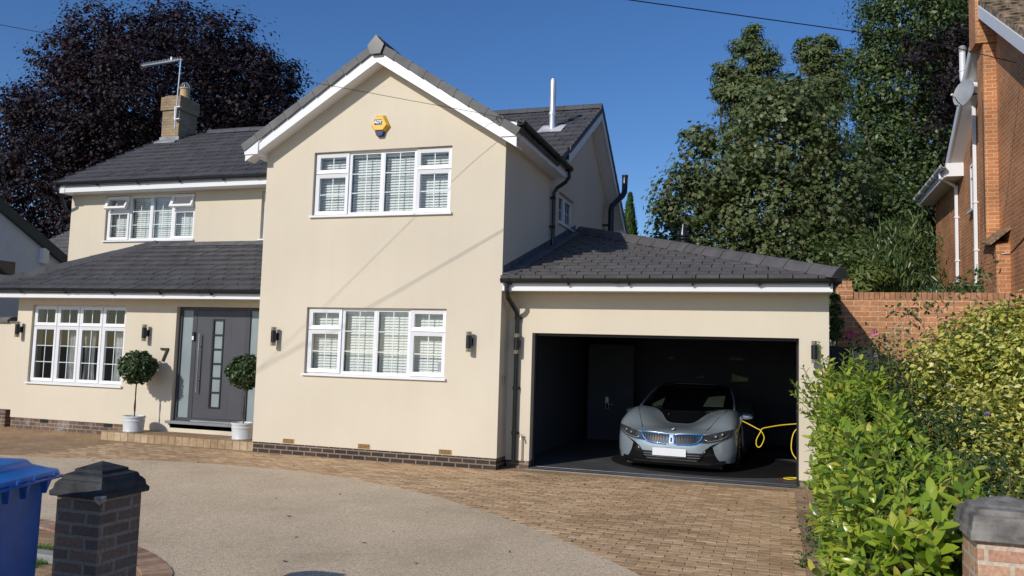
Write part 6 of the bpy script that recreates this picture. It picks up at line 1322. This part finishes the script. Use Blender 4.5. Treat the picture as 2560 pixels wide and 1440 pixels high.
# ---------------------------------------------------------------- shrubs on the right
M['darkleaf'] = leaf_mat('small_dark_leaves', [(0, (.024, .05, .014)), (.6, (.055, .095, .028)), (1, (.10, .145, .05))], .4, .15)
M['varleaf'] = leaf_mat('variegated_leaves', [(0, (.06, .10, .02)), (.28, (.16, .21, .03)), (.42, (.42, .42, .07)), (.85, (.68, .63, .15)), (1, (.78, .73, .34))], .38, .3, .4, (1.2, 1.2, .4))
tree('dark_shrub', 'dark small-leaved shrub between the laurel hedge and the variegated bush', 'shrub', (9.95, -3.2, 0), [((9.82, -1.1, 1.45), .42), ((9.95, -2.1, 1.25), .48), ((9.95, -3.4, 1.05), .46), ((9.75, -.4, 1.75), .32), ((9.95, -4.6, .78), .45), ((10.05, -1.3, 1.55), .42), ((10.0, -2.8, .6), .5), ((9.95, -5.5, .6), .40), ((9.8, -.9, .8), .5), ((10.0, -4.2, .4), .45)], 26000, .040, LEAF4, M['darkleaf'], trunk_r=.03, per=22, lo=.45, cl=.10, nlimb=30, fork=.2)
tree('variegated_bush', 'large yellow and green variegated bush at the right edge behind the pillar', 'bush', (10.9, -2.0, 0), [((10.68, -2.0, 1.62), .62), ((10.35, -2.85, 1.18), .45), ((10.95, -1.4, 2.02), .55), ((10.5, -1.6, 1.85), .50), ((10.65, -3.2, 1.10), .55), ((10.30, -2.1, 1.5), .42), ((11.15, -2.4, 1.6), .75), ((11.2, -1.8, 2.1), .6), ((10.8, -3.0, .6), .6), ((10.6, -4.0, .75), .35), ((10.11, -2.42, 1.73), 0.36), ((10.18, -2.99, 1.30), 0.29), ((10.73, -1.82, 2.05), 0.48), ((10.03, -2.41, 1.39), 0.21), ((10.18, -3.81, 1.04), 0.25)], 27000, .058, LEAF6, M['varleaf'], trunk_r=.035, per=12, lo=.4, cl=.12, nlimb=40, fork=.25)
# bare and leafy briars against the brick wall
M['redstem'] = mat('dry_tan_stem', (.30, .21, .12), .8, var=.2, scale=15)
br_ = thing('overgrown_briar', 'straggly pale leafless briar stems with a few leaves against the brick garden wall', 'briar', (10.9, .2, 0))
b = MB(); tips = []
for (x0, y0_, z0_, x1_, y1_, z1_) in ((10.9, -.2, 1.6, 10.35, .1, 2.62), (10.95, -.2, 1.7, 10.5, .1, 2.5), (11.1, -.4, 1.8, 10.85, -.1, 2.85), (11.0, -.5, 1.9, 11.2, -.6, 2.65), (11.1, -.5, 1.7, 11.0, -.2, 2.5), (10.8, -.1, 1.7, 10.25, .2, 2.35), (11.2, -.7, 2.0, 10.95, -.6, 2.95), (11.35, -.9, 2.0, 11.5, -1.0, 2.7), (11.25, -.8, 2.1, 11.15, -.9, 2.6), (10.9, -.3, 1.8, 10.6, -.2, 2.75), (11.05, -.4, 2.0, 10.6, 0, 2.28), (10.7, -.1, 1.5, 10.2, .15, 2.55), (10.5, 0, 1.5, 10.05, .3, 2.5)):
    limb(b, (x0, y0_, z0_), (x1_, y1_, z1_), random.uniform(.010, .02), .005, 6, .2); limb(b, (x0, y0_, 0), (x0, y0_, z0_), .02, .015, 4, .05); tips.append(((x0+x1_)/2, (y0_+y1_)/2, (z0_+z1_)/2)); tips.append((x1_, y1_, z1_))
    for k in range(3):
        t = random.uniform(.35, .95); q = Vector((x0, y0_, z0_)).lerp(Vector((x1_, y1_, z1_)), t); limb(b, q, q+Vector((random.uniform(-.22, .12), random.uniform(-.1, .1), random.uniform(.05, .3))), .006, .003, 4, .15)
b.build('stems', M['redstem'], br_)
pc = np.array(tips)[RNG.choice(len(tips), 420)]+RNG.normal(size=(420, 3))*np.array([.10, .06, .07]); scatter('leaves', *LEAF6, pc, basis(unit(420)+np.array([0, -.5, .4]), 420), RNG.uniform(.05, .095, 420), M['darkleaf'], br_, smooth=True)
# rose with pink blooms
def flower(b, c, r, n=14):
    for k in range(n):
        a = k*2.4; f = (k+1)/n; d = Vector((math.cos(a)*f, -.9+.4*f, math.sin(a)*f)).normalized(); s_ = Vector((-math.sin(a), 0, math.cos(a))); q = Vector(c)+d*r*.35*f; u = Vector((math.cos(a), -.35, math.sin(a)))
        b.poly([q-s_*r*.25, q+u*r*.5-s_*r*.45, q+u*r*.75, q+u*r*.5+s_*r*.45, q+s_*r*.25])
for (c, r, lab, m_) in (((9.78, .56, 2.235), .062, 'bright pink rose bloom in sun against the brick wall', (.55, .13, .20)), ((9.53, 1.28, 2.23), .07, 'darker pink rose bloom in the shade of the garage', (.45, .06, .10))):
    t = thing('rose', lab, 'rose', c); b = MB(); flower(b, c, r); b.build('bloom', mat('rose_petals' if m_[0] > .5 else 'dark_rose_petals', m_, .6, var=.2, scale=30), t, fix=False)
    b = MB(); b.tube([(c[0]+.1, c[1]-.2, 0), (c[0]+.12, c[1]-.1, 1.2), c], [.008, .006, .004], 5); b.build('stem', M['greenstem'], t)
    n = 60; pc = np.array(c)+RNG.normal(size=(n, 3))*np.array([.12, .06, .14])+np.array([.12, 0, -.15]); scatter('leaves', *LEAF6, pc, basis(unit(n)+np.array([0, -.5, .5]), n), RNG.uniform(.05, .08, n), M['darkleaf'], t)
# seed headed thistles above the dark shrub
M['seed'] = mat('brown_seed_head', (.34, .22, .15), .95, var=.4, scale=60); M['fluff'] = mat('pale_fluff', (.62, .56, .46), .95, var=.2, scale=60); M['mauve'] = mat('mauve_petals', (.42, .28, .50), .8)
TH = [((9.78, -.9, 2.0), 'fluff'), ((9.86, -.95, 1.93), 'seed'), ((9.68, -.6, 1.88), 'mauve'), ((9.98, -1.0, 1.86), 'seed'), ((10.05, -.7, 2.05), 'mauve'), ((10.12, -.5, 2.12), 'seed'), ((9.98, -2.4, 1.62), 'seed'), ((10.06, -2.5, 1.66), 'seed'), ((10.16, -2.6, 1.58), 'fluff'), ((10.24, -2.7, 1.55), 'mauve'), ((10.06, -3.4, 1.42), 'seed'), ((10.20, -3.5, 1.38), 'seed'), ((10.28, -3.6, 1.36), 'mauve'), ((9.98, .2, 2.28), 'fluff'), ((10.06, .2, 2.32), 'fluff'), ((10.14, .15, 2.27), 'fluff'), ((9.92, .2, 2.2), 'fluff'), ((10.02, .1, 2.2), 'fluff')]
where = {'seed': 'brown seed head', 'fluff': 'pale fluffy seed head', 'mauve': 'mauve flower head'}
for (c, k) in TH:
    t = thing('thistle', 'tall thistle stem with a %s above the dark shrub' % where[k], 'thistle', c, 0, 'thistles with a %s above the dark shrub' % where[k]); n = 90; d = unit(n); d[:, 2] = d[:, 2]*.6+.5
    scatter('flower_head', *NEEDLE, np.array(c)+d*.014, basis_dir(d, unit(n)), np.full(n, .032 if k != 'fluff' else .04), M[k], t)
    b = MB(); b.tube([(c[0]+.08, c[1], .6), (c[0]+.03, c[1], c[2]-.3), c], [.006, .004, .003], 5)
    for q in range(5): a = random.uniform(0, 6.28); z = c[2]-.08-.07*q; b.poly([(c[0], c[1], z), (c[0]+.05*math.cos(a), c[1]+.05*math.sin(a), z+.04), (c[0]+.012, c[1]+.012, z+.015)])
    b.build('stem', M['greenstem'], t)
# dry cut stems in front of the variegated bush
dsn = thing('dry_stems', 'bundle of dry tan stems in front of the variegated bush beside the grey cap', 'dry plant', (10.3, -5.3, 0)); b = MB()
for k in range(46): x, y = 10.3+random.uniform(-.25, .45), -5.3+random.uniform(-.3, .3); a = random.gauss(0, .25); L_ = random.uniform(.45, .95); b.tube([(x, y, 0), (x+a*L_*.4, y, L_*.6), (x+a*L_, y, L_+.15)], [.006, .005, .003], 5)
b.build('stems', M['redstem'], dsn)
n = 900; pc = np.stack([10.35+RNG.normal(size=n)*.22, -5.2+RNG.normal(size=n)*.2, RNG.uniform(.2, 1.0, n)], 1); scatter('leaves', *LEAF6, pc, basis(unit(n), n), RNG.uniform(.04, .07, n), M['varleaf'], dsn)
# soil bed and low weeds at the foot of the hedge
sheet('planting_bed', [(9.0, -7.6), (14, -7.6), (14, 1.88), (9.0, 1.88)], .012, M['soil'])
M['weed'] = leaf_mat('weed_leaves', [(0, (.03, .07, .02)), (1, (.09, .16, .05))], .5, .2)
WD = [((8.70, -4.30), 'small weed growing in the edging joint furthest from the hedge', 60, .07), ((8.93, -3.45), 'low weed spilling over the edging blocks under the laurel', 260, .16), ((8.98, -3.85), 'low weed at the hedge foot nearest the camera', 200, .13), ((8.90, -2.75), 'broad leaved weed under the laurel beside the paving', 240, .15), ((8.82, -3.15), 'trailing weed with a mauve flower on the edging blocks', 70, .09)]
for (x, y), lab, n, s_ in WD:
    t = thing('weed', lab, 'weed', (x, y, 0), 0, 'weeds along the edge of the paving'); pc = np.stack([x+RNG.normal(size=n)*s_*.7, y+RNG.normal(size=n)*s_*.7, np.abs(RNG.normal(size=n))*s_+.01], 1)
    scatter('leaves', *LEAF6, pc, basis(unit(n)*.8+np.array([0, 0, .8]), n), RNG.uniform(.02, .055, n), M['weed'], t); b = MB()
    for k in range(6): b.tube([(x, y, 0), (x+random.gauss(0, s_*.5), y+random.gauss(0, s_*.5), s_*random.uniform(.5, 1.5))], [.003, .0015], 4)
    b.build('stems', M['greenstem'], t)
